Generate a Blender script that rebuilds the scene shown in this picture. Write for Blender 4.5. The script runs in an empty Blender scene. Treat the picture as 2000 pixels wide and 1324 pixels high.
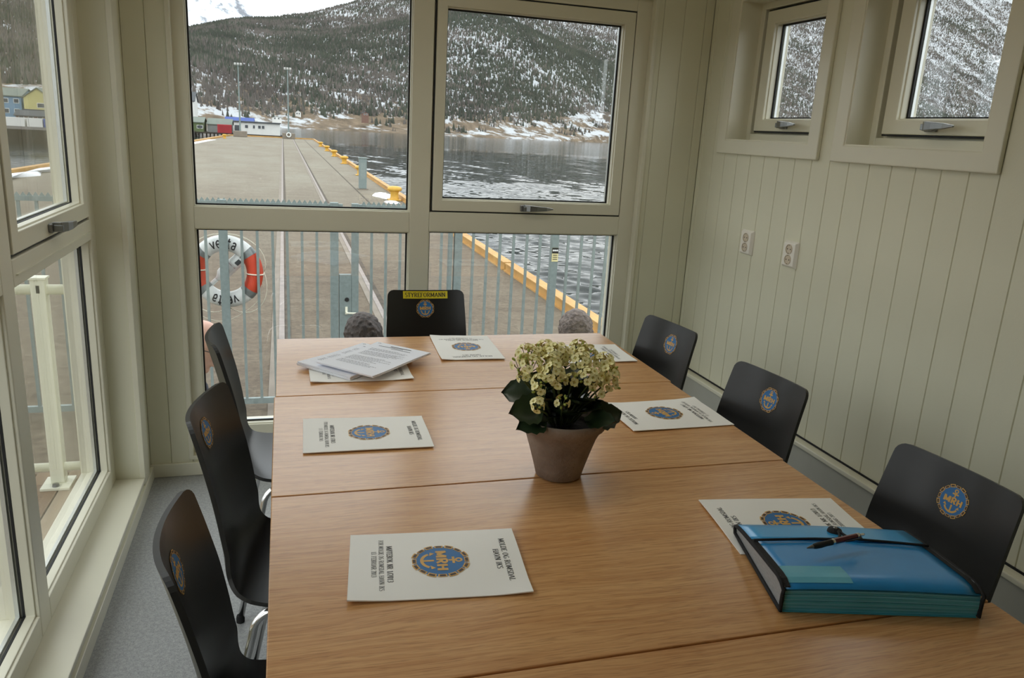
import bpy, math, random
import numpy as np
from mathutils import Matrix, Vector

random.seed(7)
rng = np.random.default_rng(7)
scene = bpy.context.scene
col = scene.collection
R = math.radians

# ------------------------------------------------------------------ camera
CAM_Z = 1.46
cam_data = bpy.data.cameras.new('camera')
cam_data.sensor_fit = 'HORIZONTAL'
cam_data.sensor_width = 36.0
cam_data.lens = 36.0 * 1514.1 / 2000.0
cam_data.clip_start = 0.02
cam_data.clip_end = 20000
cam = bpy.data.objects.new('camera', cam_data)
col.objects.link(cam)
def cam_matrix(yaw, pitch, roll, loc):
    f = Vector((math.sin(yaw) * math.cos(pitch), math.cos(yaw) * math.cos(pitch), -math.sin(pitch)))
    r = Vector((math.cos(yaw), -math.sin(yaw), 0))
    d = f.cross(r)
    c, s = math.cos(roll), math.sin(roll)
    r2 = c * r + s * d
    d2 = -s * r + c * d
    m = Matrix((r2, -d2, -f)).transposed().to_4x4()
    m.translation = loc
    return m
cam.matrix_world = cam_matrix(0.292372, 0.260459, -0.0567737, Vector((0, 0, CAM_Z)))
scene.camera = cam

# ------------------------------------------------------------------ sky and exposure
scene.view_settings.view_transform = 'Standard'
scene.view_settings.look = 'None'
scene.view_settings.gamma = 1.0
scene.view_settings.use_curve_mapping = False
scene.view_settings.exposure = 0.0
world = bpy.data.worlds.new('overcast_sky')
scene.world = world
world.use_nodes = True
wn = world.node_tree.nodes
wl = world.node_tree.links
wn.clear()
w_out = wn.new('ShaderNodeOutputWorld')
w_bg = wn.new('ShaderNodeBackground')
w_bg.inputs['Strength'].default_value = 2.8
w_tc = wn.new('ShaderNodeTexCoord')
w_noise = wn.new('ShaderNodeTexNoise')
w_noise.inputs['Scale'].default_value = 2.2
w_noise.inputs['Detail'].default_value = 5
w_ramp = wn.new('ShaderNodeValToRGB')
w_ramp.color_ramp.elements[0].position = 0.3
w_ramp.color_ramp.elements[0].color = (0.78, 0.83, 0.88, 1)
w_ramp.color_ramp.elements[1].position = 0.7
w_ramp.color_ramp.elements[1].color = (1.0, 1.0, 0.99, 1)
wl.new(w_tc.outputs['Generated'], w_noise.inputs['Vector'])
wl.new(w_noise.outputs['Fac'], w_ramp.inputs['Fac'])
wl.new(w_ramp.outputs['Color'], w_bg.inputs['Color'])
wl.new(w_bg.outputs['Background'], w_out.inputs['Surface'])
scene.cycles.max_bounces = 10
scene.cycles.diffuse_bounces = 6
scene.cycles.transparent_max_bounces = 24
scene.cycles.caustics_reflective = False
scene.cycles.caustics_refractive = False
scene.cycles.sample_clamp_indirect = 6

# ------------------------------------------------------------------ materials
def lin(c):
    out = []
    for v in c:
        v = v / 255.0
        out.append(v / 12.92 if v <= 0.04045 else ((v + 0.055) / 1.055) ** 2.4)
    return tuple(out) + (1.0,)

MATS = {}
def mat(name, rgb, rough=0.5, metal=0.0, spec=0.5, vary=0.0, vscale=8.0, stretch=(1, 1, 1), bump=0.0, bscale=60.0,
        coat=0.0, trans=0.0, alpha=1.0, sss=0.0, rgb2=None, detail=4.0):
    """Principled material whose colour wanders a little by procedural noise."""
    m = bpy.data.materials.new(name)
    m.use_nodes = True
    nt = m.node_tree
    n, l = nt.nodes, nt.links
    b = n['Principled BSDF']
    b.inputs['Base Color'].default_value = lin(rgb)
    b.inputs['Roughness'].default_value = rough
    b.inputs['Metallic'].default_value = metal
    b.inputs['Specular IOR Level'].default_value = spec
    b.inputs['Coat Weight'].default_value = coat
    b.inputs['Coat Roughness'].default_value = 0.2
    b.inputs['Transmission Weight'].default_value = trans
    b.inputs['Alpha'].default_value = alpha
    if sss:
        b.inputs['Subsurface Weight'].default_value = sss
        b.inputs['Subsurface Radius'].default_value = (0.01, 0.004, 0.002)
    tc = n.new('ShaderNodeTexCoord')
    mp = n.new('ShaderNodeMapping')
    mp.inputs['Scale'].default_value = stretch
    l.new(tc.outputs['Object'], mp.inputs['Vector'])
    if vary or rgb2:
        nz = n.new('ShaderNodeTexNoise')
        nz.inputs['Scale'].default_value = vscale
        nz.inputs['Detail'].default_value = detail
        l.new(mp.outputs['Vector'], nz.inputs['Vector'])
        rp = n.new('ShaderNodeValToRGB')
        rp.color_ramp.elements[0].position = 0.32
        rp.color_ramp.elements[1].position = 0.68
        c1 = lin(rgb)
        if rgb2:
            c0 = lin(rgb2)
        else:
            c0 = tuple(v * (1 - vary) for v in c1[:3]) + (1,)
            c1 = tuple(min(1, v * (1 + vary)) for v in c1[:3]) + (1,)
        rp.color_ramp.elements[0].color = c0
        rp.color_ramp.elements[1].color = c1
        l.new(nz.outputs['Fac'], rp.inputs['Fac'])
        l.new(rp.outputs['Color'], b.inputs['Base Color'])
    if bump:
        nb = n.new('ShaderNodeTexNoise')
        nb.inputs['Scale'].default_value = bscale
        nb.inputs['Detail'].default_value = 5
        l.new(mp.outputs['Vector'], nb.inputs['Vector'])
        bp = n.new('ShaderNodeBump')
        bp.inputs['Strength'].default_value = bump
        bp.inputs['Distance'].default_value = 0.01
        l.new(nb.outputs['Fac'], bp.inputs['Height'])
        l.new(bp.outputs['Normal'], b.inputs['Normal'])
    MATS[name] = m
    return m

M_wall = mat('cream_wall_paint', (219, 217, 194), 0.55, vary=0.02, vscale=3, bump=0.04, bscale=220)
M_trim = mat('cream_gloss_trim', (222, 219, 199), 0.32, vary=0.015, vscale=5)
M_ceil = mat('white_ceiling', (230, 228, 215), 0.8, vary=0.02)
M_ledge = mat('grey_ledge_paint', (176, 176, 166), 0.5, vary=0.03)
M_gasket = mat('black_gasket', (24, 26, 26), 0.6, vary=0.1)
M_spacer = mat('aluminium_spacer', (200, 204, 202), 0.3, metal=0.6, vary=0.03)
M_chrome = mat('chrome', (215, 215, 215), 0.08, metal=1.0, vary=0.02)
M_handle = mat('brushed_metal_handle', (140, 142, 142), 0.3, metal=0.9, vary=0.05, vscale=40)
M_black = mat('black_lacquered_plywood', (19, 18, 17), 0.36, vary=0.12, vscale=14, stretch=(1, 1, 6), coat=0.15)
M_blackedge = mat('black_plywood_edge', (34, 34, 33), 0.4, vary=0.1)
M_paper = mat('white_paper', (247, 246, 241), 0.75, vary=0.015, vscale=6)
M_paper2 = mat('bluish_white_paper', (238, 240, 247), 0.75, vary=0.015, vscale=6)
M_ink = mat('black_ink', (38, 37, 40), 0.7, vary=0.1, vscale=50)
M_inkgrey = mat('grey_print', (150, 150, 155), 0.75, vary=0.1, vscale=50)
M_eblue = mat('emblem_blue', (36, 108, 168), 0.5, vary=0.05, vscale=30)
M_egold = mat('emblem_gold', (214, 168, 86), 0.5, vary=0.08, vscale=40)
M_edark = mat('emblem_brown', (70, 52, 40), 0.55, vary=0.1, vscale=40)
M_yellow = mat('yellow_label', (222, 204, 40), 0.5, vary=0.04, vscale=20)
M_signpale = mat('pale_yellow_sign', (214, 204, 150), 0.5, vary=0.04, vscale=20)
M_chop = mat('choppy_fjord_water', (26, 34, 36), 0.06, vary=0.1, vscale=0.3)
M_chop.node_tree.nodes['Principled BSDF'].inputs['IOR'].default_value = 1.33
M_socket = mat('white_plastic', (236, 232, 222), 0.35, vary=0.01)
M_socketin = mat('beige_plastic', (205, 192, 170), 0.4, vary=0.03)
M_dark = mat('dark_hole', (14, 14, 14), 0.8, vary=0.1)
M_steel = mat('galvanised_steel', (132, 144, 142), 0.5, metal=0.35, vary=0.08, vscale=18)
M_steel2 = mat('galvanised_post', (124, 137, 136), 0.55, metal=0.25, vary=0.1, vscale=30)
M_tableleg = mat('grey_table_leg', (150, 152, 152), 0.35, metal=0.7, vary=0.04)
M_pot = mat('grey_terracotta', (146, 130, 116), 0.9, vscale=14, bump=0.25, bscale=120, rgb2=(116, 98, 84))
M_soil = mat('dark_soil', (42, 32, 24), 0.95, vary=0.3, vscale=60, bump=0.8, bscale=90)
M_leaf = mat('kalanchoe_leaf', (44, 62, 34), 0.4, vscale=30, rgb2=(28, 42, 24), coat=0.2)
M_stem = mat('flower_stem', (84, 96, 50), 0.6, vary=0.2, vscale=30)
M_petal = mat('pale_yellow_petal', (246, 238, 178), 0.6, vary=0.1, vscale=60, sss=0.1)
M_petal2 = mat('flower_centre', (196, 182, 92), 0.6, vary=0.12, vscale=60)
M_bud = mat('green_bud', (160, 172, 78), 0.6, vary=0.15, vscale=60)
M_folder = mat('blue_translucent_plastic', (36, 140, 208), 0.3, vary=0.06, vscale=12, coat=0.3)
M_folderflap = mat('light_blue_plastic_flap', (52, 158, 218), 0.28, vary=0.05, vscale=10, coat=0.3)
M_folderteal = mat('teal_plastic_pocket', (74, 164, 184), 0.35, vary=0.12, vscale=30, stretch=(1, 1, 12))
M_foldertab = mat('pale_teal_sheet', (100, 178, 200), 0.35, vary=0.06, vscale=10)
M_binding = mat('black_fabric_binding', (20, 20, 22), 0.8, vary=0.2, vscale=200, bump=0.3, bscale=500)
M_penred = mat('burgundy_pen_barrel', (92, 22, 34), 0.2, metal=0.5, vary=0.05, coat=0.5)
M_pengrip = mat('black_rubber_grip', (24, 24, 25), 0.6, vary=0.1)
M_orange = mat('orange_float', (190, 62, 34), 0.5, vary=0.05, vscale=12)
M_white = mat('white_float', (222, 225, 223), 0.45, vary=0.03, vscale=12)
M_tape = mat('grey_reflective_tape', (120, 126, 126), 0.35, metal=0.3, vary=0.1, vscale=30)
M_rope = mat('white_rope', (214, 208, 190), 0.85, vary=0.08, vscale=60)
M_conc = mat('weathered_concrete', (126, 117, 106), 0.9, vary=0.15, vscale=2.5, bump=0.3, bscale=30)
M_kerb = mat('yellow_painted_kerb', (192, 152, 88), 0.6, vscale=1.6, rgb2=(168, 124, 64), bump=0.1, bscale=20)
M_bollard = mat('yellow_bollard', (200, 156, 58), 0.5, vary=0.1, vscale=6)
M_rust = mat('worn_steel_rail', (134, 124, 118), 0.6, metal=0.0, vary=0.2, vscale=5)
M_groove = mat('dirty_rail_groove', (78, 70, 60), 0.95, vary=0.35, vscale=6)
M_rubber = mat('black_tyre_rubber', (26, 26, 26), 0.85, vary=0.2)
M_snow = mat('old_snow', (226, 229, 232), 0.8, vary=0.04, vscale=2, bump=0.4, bscale=6)
M_rail = mat('white_painted_railing', (224, 224, 206), 0.4, vary=0.02)
M_skin = mat('skin', (222, 178, 162), 0.5, vary=0.05, vscale=20, sss=0.15)
M_hairbrown = mat('dark_brown_hair', (74, 60, 54), 0.6, vscale=70, stretch=(1, 1, 0.25), rgb2=(40, 31, 28), bump=0.5, bscale=160)
M_hairgrey = mat('grey_brown_hair', (132, 118, 110), 0.65, vscale=60, rgb2=(78, 66, 62), bump=0.7, bscale=130)
M_cloth1 = mat('navy_jacket_cloth', (40, 46, 62), 0.9, vary=0.1, vscale=40)
M_cloth2 = mat('charcoal_jacket_cloth', (58, 58, 60), 0.9, vary=0.1, vscale=40)
M_cloth3 = mat('dark_green_jacket_cloth', (52, 62, 52), 0.9, vary=0.1, vscale=40)
M_trouser = mat('dark_trouser_cloth', (42, 44, 52), 0.9, vary=0.1, vscale=40)
M_shoe = mat('black_shoe_leather', (24, 22, 22), 0.4, vary=0.1)
M_glassframe = mat('dark_spectacle_frame', (40, 34, 34), 0.4, vary=0.05)
M_green = mat('green_boarding', (88, 102, 68), 0.85, vary=0.08, vscale=1.0)
M_greyshed = mat('grey_boarding', (138, 142, 139), 0.85, vary=0.06, vscale=1.0)
M_greyroof = mat('grey_roof', (106, 114, 106), 0.85, vary=0.08, vscale=1.0)
M_redbox = mat('red_container_paint', (164, 50, 56), 0.7, vary=0.08, vscale=1.0)
M_whitewall = mat('white_boarding', (212, 212, 208), 0.8, vary=0.03, vscale=1.0)
M_roofdark = mat('dark_roof', (74, 78, 82), 0.85, vary=0.1, vscale=1.0)
M_blueroof = mat('blue_roof', (52, 76, 142), 0.7, vary=0.1, vscale=1.0)
M_bluewall = mat('light_blue_wall', (112, 142, 166), 0.8, vary=0.05, vscale=1.0)
M_yellowwall = mat('pale_yellow_wall', (188, 180, 122), 0.8, vary=0.05, vscale=1.0)
M_redbrown = mat('reddish_wall', (116, 90, 80), 0.8, vary=0.06, vscale=1.0)
M_bluebox = mat('blue_container_paint', (52, 80, 150), 0.7, vary=0.06, vscale=1.0)
M_farglass = mat('dark_window_pane', (58, 64, 70), 0.2, vary=0.08)
M_pile = mat('dark_timber_pile', (48, 42, 36), 0.9, vary=0.3, vscale=2)
M_deck = mat('brown_deck_board', (140, 118, 92), 0.8, vscale=3, stretch=(14, 1, 1), rgb2=(116, 96, 74), bump=0.2, bscale=30)

def nodes_of(name):
    m = bpy.data.materials.new(name)
    m.use_nodes = True
    MATS[name] = m
    return m, m.node_tree.nodes, m.node_tree.links, m.node_tree.nodes['Principled BSDF']

def ramp(n, stops):
    r = n.new('ShaderNodeValToRGB')
    els = r.color_ramp.elements
    while len(els) < len(stops):
        els.new(0.5)
    for e, (p, c) in zip(els, stops):
        e.position = p
        e.color = c
    return r

def noise(n, l, vec, scale, detail=4, rough=0.5):
    z = n.new('ShaderNodeTexNoise')
    z.inputs['Scale'].default_value = scale
    z.inputs['Detail'].default_value = detail
    z.inputs['Roughness'].default_value = rough
    l.new(vec, z.inputs['Vector'])
    return z

def mapping(n, l, src, scale, loc=(0, 0, 0), rot=(0, 0, 0)):
    mp = n.new('ShaderNodeMapping')
    mp.inputs['Scale'].default_value = scale
    mp.inputs['Location'].default_value = loc
    mp.inputs['Rotation'].default_value = rot
    l.new(src, mp.inputs['Vector'])
    return mp.outputs['Vector']

def mixcol(n, l, fac, a, b, mode='MIX'):
    mx = n.new('ShaderNodeMix')
    mx.data_type = 'RGBA'
    mx.blend_type = mode
    for key, v in ((0, fac), (6, a), (7, b)):
        if hasattr(v, 'is_output'):
            l.new(v, mx.inputs[key])
        else:
            mx.inputs[key].default_value = v
    return mx.outputs[2]

def make_glass():
    m = bpy.data.materials.new('window_glass')
    m.use_nodes = True
    n, l = m.node_tree.nodes, m.node_tree.links
    n.clear()
    o = n.new('ShaderNodeOutputMaterial')
    t = n.new('ShaderNodeBsdfTransparent')
    t.inputs['Color'].default_value = (0.955, 0.97, 0.965, 1)
    g = n.new('ShaderNodeBsdfGlossy')
    g.inputs['Roughness'].default_value = 0.0
    g.inputs['Color'].default_value = (1, 1, 1, 1)
    lw = n.new('ShaderNodeLayerWeight')          # facing does not care which side of the pane is hit
    lw.inputs['Blend'].default_value = 0.5
    pw = n.new('ShaderNodeMath'); pw.operation = 'POWER'
    l.new(lw.outputs['Facing'], pw.inputs[0]); pw.inputs[1].default_value = 5.0
    f = n.new('ShaderNodeMath'); f.operation = 'MULTIPLY_ADD'
    l.new(pw.outputs[0], f.inputs[0]); f.inputs[1].default_value = 0.94; f.inputs[2].default_value = 0.06
    mx = n.new('ShaderNodeMixShader')
    l.new(f.outputs[0], mx.inputs['Fac'])
    l.new(t.outputs['BSDF'], mx.inputs[1])
    l.new(g.outputs['BSDF'], mx.inputs[2])
    l.new(mx.outputs['Shader'], o.inputs['Surface'])
    return m
M_glass = make_glass()

def make_wood():
    m, n, l, b = nodes_of('beech_laminate')
    tc = n.new('ShaderNodeTexCoord')
    obi = n.new('ShaderNodeObjectInfo')
    add = n.new('ShaderNodeVectorMath')
    add.operation = 'ADD'
    l.new(tc.outputs['Object'], add.inputs[0])
    sc = n.new('ShaderNodeVectorMath')
    sc.operation = 'SCALE'
    sc.inputs[0].default_value = (7.0, 3.0, 0)
    l.new(obi.outputs['Random'], sc.inputs['Scale'])
    l.new(sc.outputs['Vector'], add.inputs[1])
    v = add.outputs['Vector']
    wob = noise(n, l, mapping(n, l, v, (1.2, 3.0, 1)), 1.6, 2)
    wobv = n.new('ShaderNodeVectorMath')
    wobv.operation = 'MULTIPLY_ADD'
    l.new(wob.outputs['Color'], wobv.inputs[0])
    wobv.inputs[1].default_value = (0, 0.07, 0)
    l.new(v, wobv.inputs[2])
    v2 = wobv.outputs['Vector']
    broad = noise(n, l, mapping(n, l, v2, (0.7, 9, 1)), 2.0, 4, 0.6)
    fine = noise(n, l, mapping(n, l, v2, (2.2, 75, 1)), 2.2, 3, 0.6)
    pore = noise(n, l, mapping(n, l, v2, (14, 260, 1)), 2.0, 1)
    r1 = ramp(n, [(0.3, lin((196, 142, 88))), (0.7, lin((215, 167, 113)))])
    l.new(broad.outputs['Fac'], r1.inputs['Fac'])
    r2 = ramp(n, [(0.36, lin((186, 129, 77))), (0.6, lin((218, 170, 116)))])
    l.new(fine.outputs['Fac'], r2.inputs['Fac'])
    c = mixcol(n, l, 0.5, r1.outputs['Color'], r2.outputs['Color'])
    r3 = ramp(n, [(0.34, (0.62, 0.55, 0.5, 1)), (0.46, (1, 1, 1, 1))])
    l.new(pore.outputs['Fac'], r3.inputs['Fac'])
    c2 = mixcol(n, l, 0.55, c, r3.outputs['Color'], 'MULTIPLY')
    l.new(c2, b.inputs['Base Color'])
    b.inputs['Roughness'].default_value = 0.27
    b.inputs['Coat Weight'].default_value = 0.25
    b.inputs['Coat Roughness'].default_value = 0.3
    b.inputs['Specular IOR Level'].default_value = 0.5
    return m
M_wood = make_wood()

def make_floor():
    m, n, l, b = nodes_of('grey_speckled_vinyl')
    tc = n.new('ShaderNodeTexCoord')
    v = tc.outputs['Object']
    s1 = noise(n, l, v, 260, 2)
    s2 = noise(n, l, v, 90, 3)
    s3 = noise(n, l, v, 4, 3)
    r1 = ramp(n, [(0.34, lin((120, 122, 122))), (0.5, lin((156, 158, 157))), (0.68, lin((176, 178, 176)))])
    l.new(s1.outputs['Fac'], r1.inputs['Fac'])
    r2 = ramp(n, [(0.4, lin((138, 140, 140))), (0.66, lin((172, 173, 172)))])
    l.new(s2.outputs['Fac'], r2.inputs['Fac'])
    c = mixcol(n, l, 0.5, r1.outputs['Color'], r2.outputs['Color'])
    r3 = ramp(n, [(0.3, (0.92, 0.92, 0.92, 1)), (0.7, (1, 1, 1, 1))])
    l.new(s3.outputs['Fac'], r3.inputs['Fac'])
    c = mixcol(n, l, 1.0, c, r3.outputs['Color'], 'MULTIPLY')
    l.new(c, b.inputs['Base Color'])
    b.inputs['Roughness'].default_value = 0.42
    return m
M_floor = make_floor()

def make_quay():
    m, n, l, b = nodes_of('worn_quay_concrete')
    tc = n.new('ShaderNodeTexCoord')
    v = tc.outputs['Object']
    a = noise(n, l, mapping(n, l, v, (0.35, 0.12, 1)), 1.2, 5, 0.6)
    a2 = noise(n, l, mapping(n, l, v, (0.5, 2.2, 1)), 1.4, 5, 0.65)
    d = noise(n, l, v, 14, 5, 0.7)
    r1 = ramp(n, [(0.3, lin((112, 100, 85))), (0.5, lin((130, 123, 107))), (0.7, lin((142, 140, 126)))])
    l.new(a.outputs['Fac'], r1.inputs['Fac'])
    r2 = ramp(n, [(0.32, lin((103, 91, 77))), (0.62, lin((141, 135, 120)))])
    l.new(a2.outputs['Fac'], r2.inputs['Fac'])
    c = mixcol(n, l, 0.5, r1.outputs['Color'], r2.outputs['Color'])
    r3 = ramp(n, [(0.34, (0.55, 0.53, 0.51, 1)), (0.6, (1.06, 1.06, 1.06, 1))])
    l.new(d.outputs['Fac'], r3.inputs['Fac'])
    c = mixcol(n, l, 0.8, c, r3.outputs['Color'], 'MULTIPLY')
    # pale cracks
    vo = n.new('ShaderNodeTexVoronoi')
    vo.feature = 'DISTANCE_TO_EDGE'
    vo.inputs['Scale'].default_value = 0.8
    wv = noise(n, l, v, 2.5, 4)
    wm = n.new('ShaderNodeVectorMath')
    wm.operation = 'MULTIPLY_ADD'
    l.new(wv.outputs['Color'], wm.inputs[0])
    wm.inputs[1].default_value = (0.7, 0.7, 0)
    l.new(v, wm.inputs[2])
    l.new(wm.outputs['Vector'], vo.inputs['Vector'])
    r4 = ramp(n, [(0.0, (1, 1, 1, 1)), (0.016, (0, 0, 0, 1))])
    l.new(vo.outputs['Distance'], r4.inputs['Fac'])
    msk = noise(n, l, v, 0.4, 2)
    r5 = ramp(n, [(0.5, (0, 0, 0, 1)), (0.6, (0.75, 0.75, 0.75, 1))])
    l.new(msk.outputs['Fac'], r5.inputs['Fac'])
    f = mixcol(n, l, 1.0, r4.outputs['Color'], r5.outputs['Color'], 'MULTIPLY')
    c = mixcol(n, l, f, c, lin((153, 149, 134)))
    sp = n.new('ShaderNodeSeparateXYZ')                  # concrete turns darker and browner towards the fence
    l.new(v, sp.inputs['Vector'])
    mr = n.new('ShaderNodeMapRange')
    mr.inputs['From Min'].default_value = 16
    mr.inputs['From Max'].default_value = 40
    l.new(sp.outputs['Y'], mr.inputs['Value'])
    near_tone = mixcol(n, l, 1.0, c, (0.64, 0.565, 0.505, 1), 'MULTIPLY')
    c = mixcol(n, l, mr.outputs['Result'], near_tone, c)
    l.new(c, b.inputs['Base Color'])
    b.inputs['Roughness'].default_value = 0.9
    bp = n.new('ShaderNodeBump')
    bp.inputs['Strength'].default_value = 0.3
    bp.inputs['Distance'].default_value = 0.02
    l.new(d.outputs['Fac'], bp.inputs['Height'])
    l.new(bp.outputs['Normal'], b.inputs['Normal'])
    return m
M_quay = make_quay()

def make_water():
    m, n, l, b = nodes_of('fjord_water')
    tc = n.new('ShaderNodeTexCoord')
    v = tc.outputs['Object']
    b.inputs['Base Color'].default_value = lin((34, 44, 46))
    b.inputs['Roughness'].default_value = 0.08
    b.inputs['IOR'].default_value = 1.33
    w1 = noise(n, l, mapping(n, l, v, (0.75, 1.7, 1), rot=(0, 0, R(-12))), 0.9, 3, 0.55)
    w2 = noise(n, l, mapping(n, l, v, (0.05, 0.14, 1), rot=(0, 0, R(-8))), 1.0, 2)
    bp = n.new('ShaderNodeBump')
    bp.inputs['Strength'].default_value = 1.0
    bp.inputs['Distance'].default_value = 0.26
    ln_ = n.new('ShaderNodeVectorMath'); ln_.operation = 'LENGTH'   # choppy against the quay wall, calmer out on the fjord
    l.new(v, ln_.inputs[0])
    mr = n.new('ShaderNodeMapRange')
    mr.inputs['From Min'].default_value = 14
    mr.inputs['From Max'].default_value = 110
    mr.inputs['To Min'].default_value = 0.60
    mr.inputs['To Max'].default_value = 0.035
    l.new(ln_.outputs['Value'], mr.inputs['Value'])
    l.new(mr.outputs['Result'], bp.inputs['Distance'])
    l.new(w1.outputs['Fac'], bp.inputs['Height'])
    w3 = noise(n, l, mapping(n, l, v, (0.22, 0.6, 1), rot=(0, 0, R(-15))), 1.0, 3)
    bp3 = n.new('ShaderNodeBump')
    bp3.inputs['Strength'].default_value = 1.0
    bp3.inputs['Distance'].default_value = 0.05
    l.new(w3.outputs['Fac'], bp3.inputs['Height'])
    l.new(bp.outputs['Normal'], bp3.inputs['Normal'])
    bp2 = n.new('ShaderNodeBump')
    bp2.inputs['Strength'].default_value = 1.0
    bp2.inputs['Distance'].default_value = 0.08
    l.new(w2.outputs['Fac'], bp2.inputs['Height'])
    l.new(bp3.outputs['Normal'], bp2.inputs['Normal'])
    l.new(bp2.outputs['Normal'], b.inputs['Normal'])
    return m
M_water = make_water()

def make_slope():
    m, n, l, b = nodes_of('snowy_hillside')
    geo = n.new('ShaderNodeNewGeometry')
    sep = n.new('ShaderNodeSeparateXYZ')
    l.new(geo.outputs['Position'], sep.inputs['Vector'])
    p = geo.outputs['Position']
    n1 = noise(n, l, mapping(n, l, p, (0.03, 0.012, 0.12)), 1.0, 6, 0.7)
    n2 = noise(n, l, mapping(n, l, p, (0.1, 0.06, 0.1)), 1.0, 6, 0.7)
    n3 = noise(n, l, mapping(n, l, p, (0.006, 0.006, 0.01)), 1.0, 3)
    # snow amount grows with height
    mr = n.new('ShaderNodeMapRange')
    mr.inputs['From Min'].default_value = 0
    mr.inputs['From Max'].default_value = 130
    mr.inputs['To Min'].default_value = -0.015
    mr.inputs['To Max'].default_value = 0.16
    l.new(sep.outputs['Z'], mr.inputs['Value'])
    s = n.new('ShaderNodeMath'); s.operation = 'ADD'
    l.new(n1.outputs['Fac'], s.inputs[0]); l.new(mr.outputs['Result'], s.inputs[1])
    s2 = n.new('ShaderNodeMath'); s2.operation = 'MULTIPLY_ADD'
    l.new(n2.outputs['Fac'], s2.inputs[0]); s2.inputs[1].default_value = 0.5; l.new(s.outputs[0], s2.inputs[2])
    s3 = n.new('ShaderNodeMath'); s3.operation = 'MULTIPLY_ADD'
    l.new(n3.outputs['Fac'], s3.inputs[0]); s3.inputs[1].default_value = 0.25; l.new(s2.outputs[0], s3.inputs[2])
    rs = ramp(n, [(0.86, (0, 0, 0, 1)), (0.94, (1, 1, 1, 1))])
    l.new(s3.outputs[0], rs.inputs['Fac'])
    # bare ground: straw field low down, dark heath and rock higher
    rg = ramp(n, [(0.35, lin((86, 77, 66))), (0.65, lin((128, 113, 95)))])
    l.new(n2.outputs['Fac'], rg.inputs['Fac'])
    rr = ramp(n, [(0.35, lin((70, 66, 62))), (0.65, lin((100, 91, 84)))])
    l.new(n2.outputs['Fac'], rr.inputs['Fac'])
    hz = n.new('ShaderNodeMapRange')
    hz.inputs['From Min'].default_value = 14
    hz.inputs['From Max'].default_value = 34
    l.new(sep.outputs['Z'], hz.inputs['Value'])
    g = mixcol(n, l, hz.outputs['Result'], rg.outputs['Color'], rr.outputs['Color'])
    c = mixcol(n, l, rs.outputs['Color'], g, lin((174, 178, 181)))
    l.new(c, b.inputs['Base Color'])
    b.inputs['Roughness'].default_value = 0.95
    b.inputs['Specular IOR Level'].default_value = 0.1
    return m
M_slope = make_slope()

def make_farpeak():
    m, n, l, b = nodes_of('high_snow_peak')
    geo = n.new('ShaderNodeNewGeometry')
    p = geo.outputs['Position']
    n1 = noise(n, l, mapping(n, l, p, (0.012, 0.006, 0.006)), 1.0, 7, 0.7)
    rs = ramp(n, [(0.38, lin((120, 124, 132))), (0.48, lin((214, 220, 228))), (0.6, lin((240, 243, 247)))])
    l.new(n1.outputs['Fac'], rs.inputs['Fac'])
    l.new(rs.outputs['Color'], b.inputs['Base Color'])
    b.inputs['Roughness'].default_value = 0.95
    return m
M_peak = make_farpeak()
M_conifer = mat('conifer_green', (72, 77, 68), 0.95, vscale=0.02, rgb2=(58, 62, 56), spec=0.1)
M_birch = mat('bare_birch_grey', (104, 99, 94), 0.95, vscale=0.02, rgb2=(84, 80, 77), spec=0.1)

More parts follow.
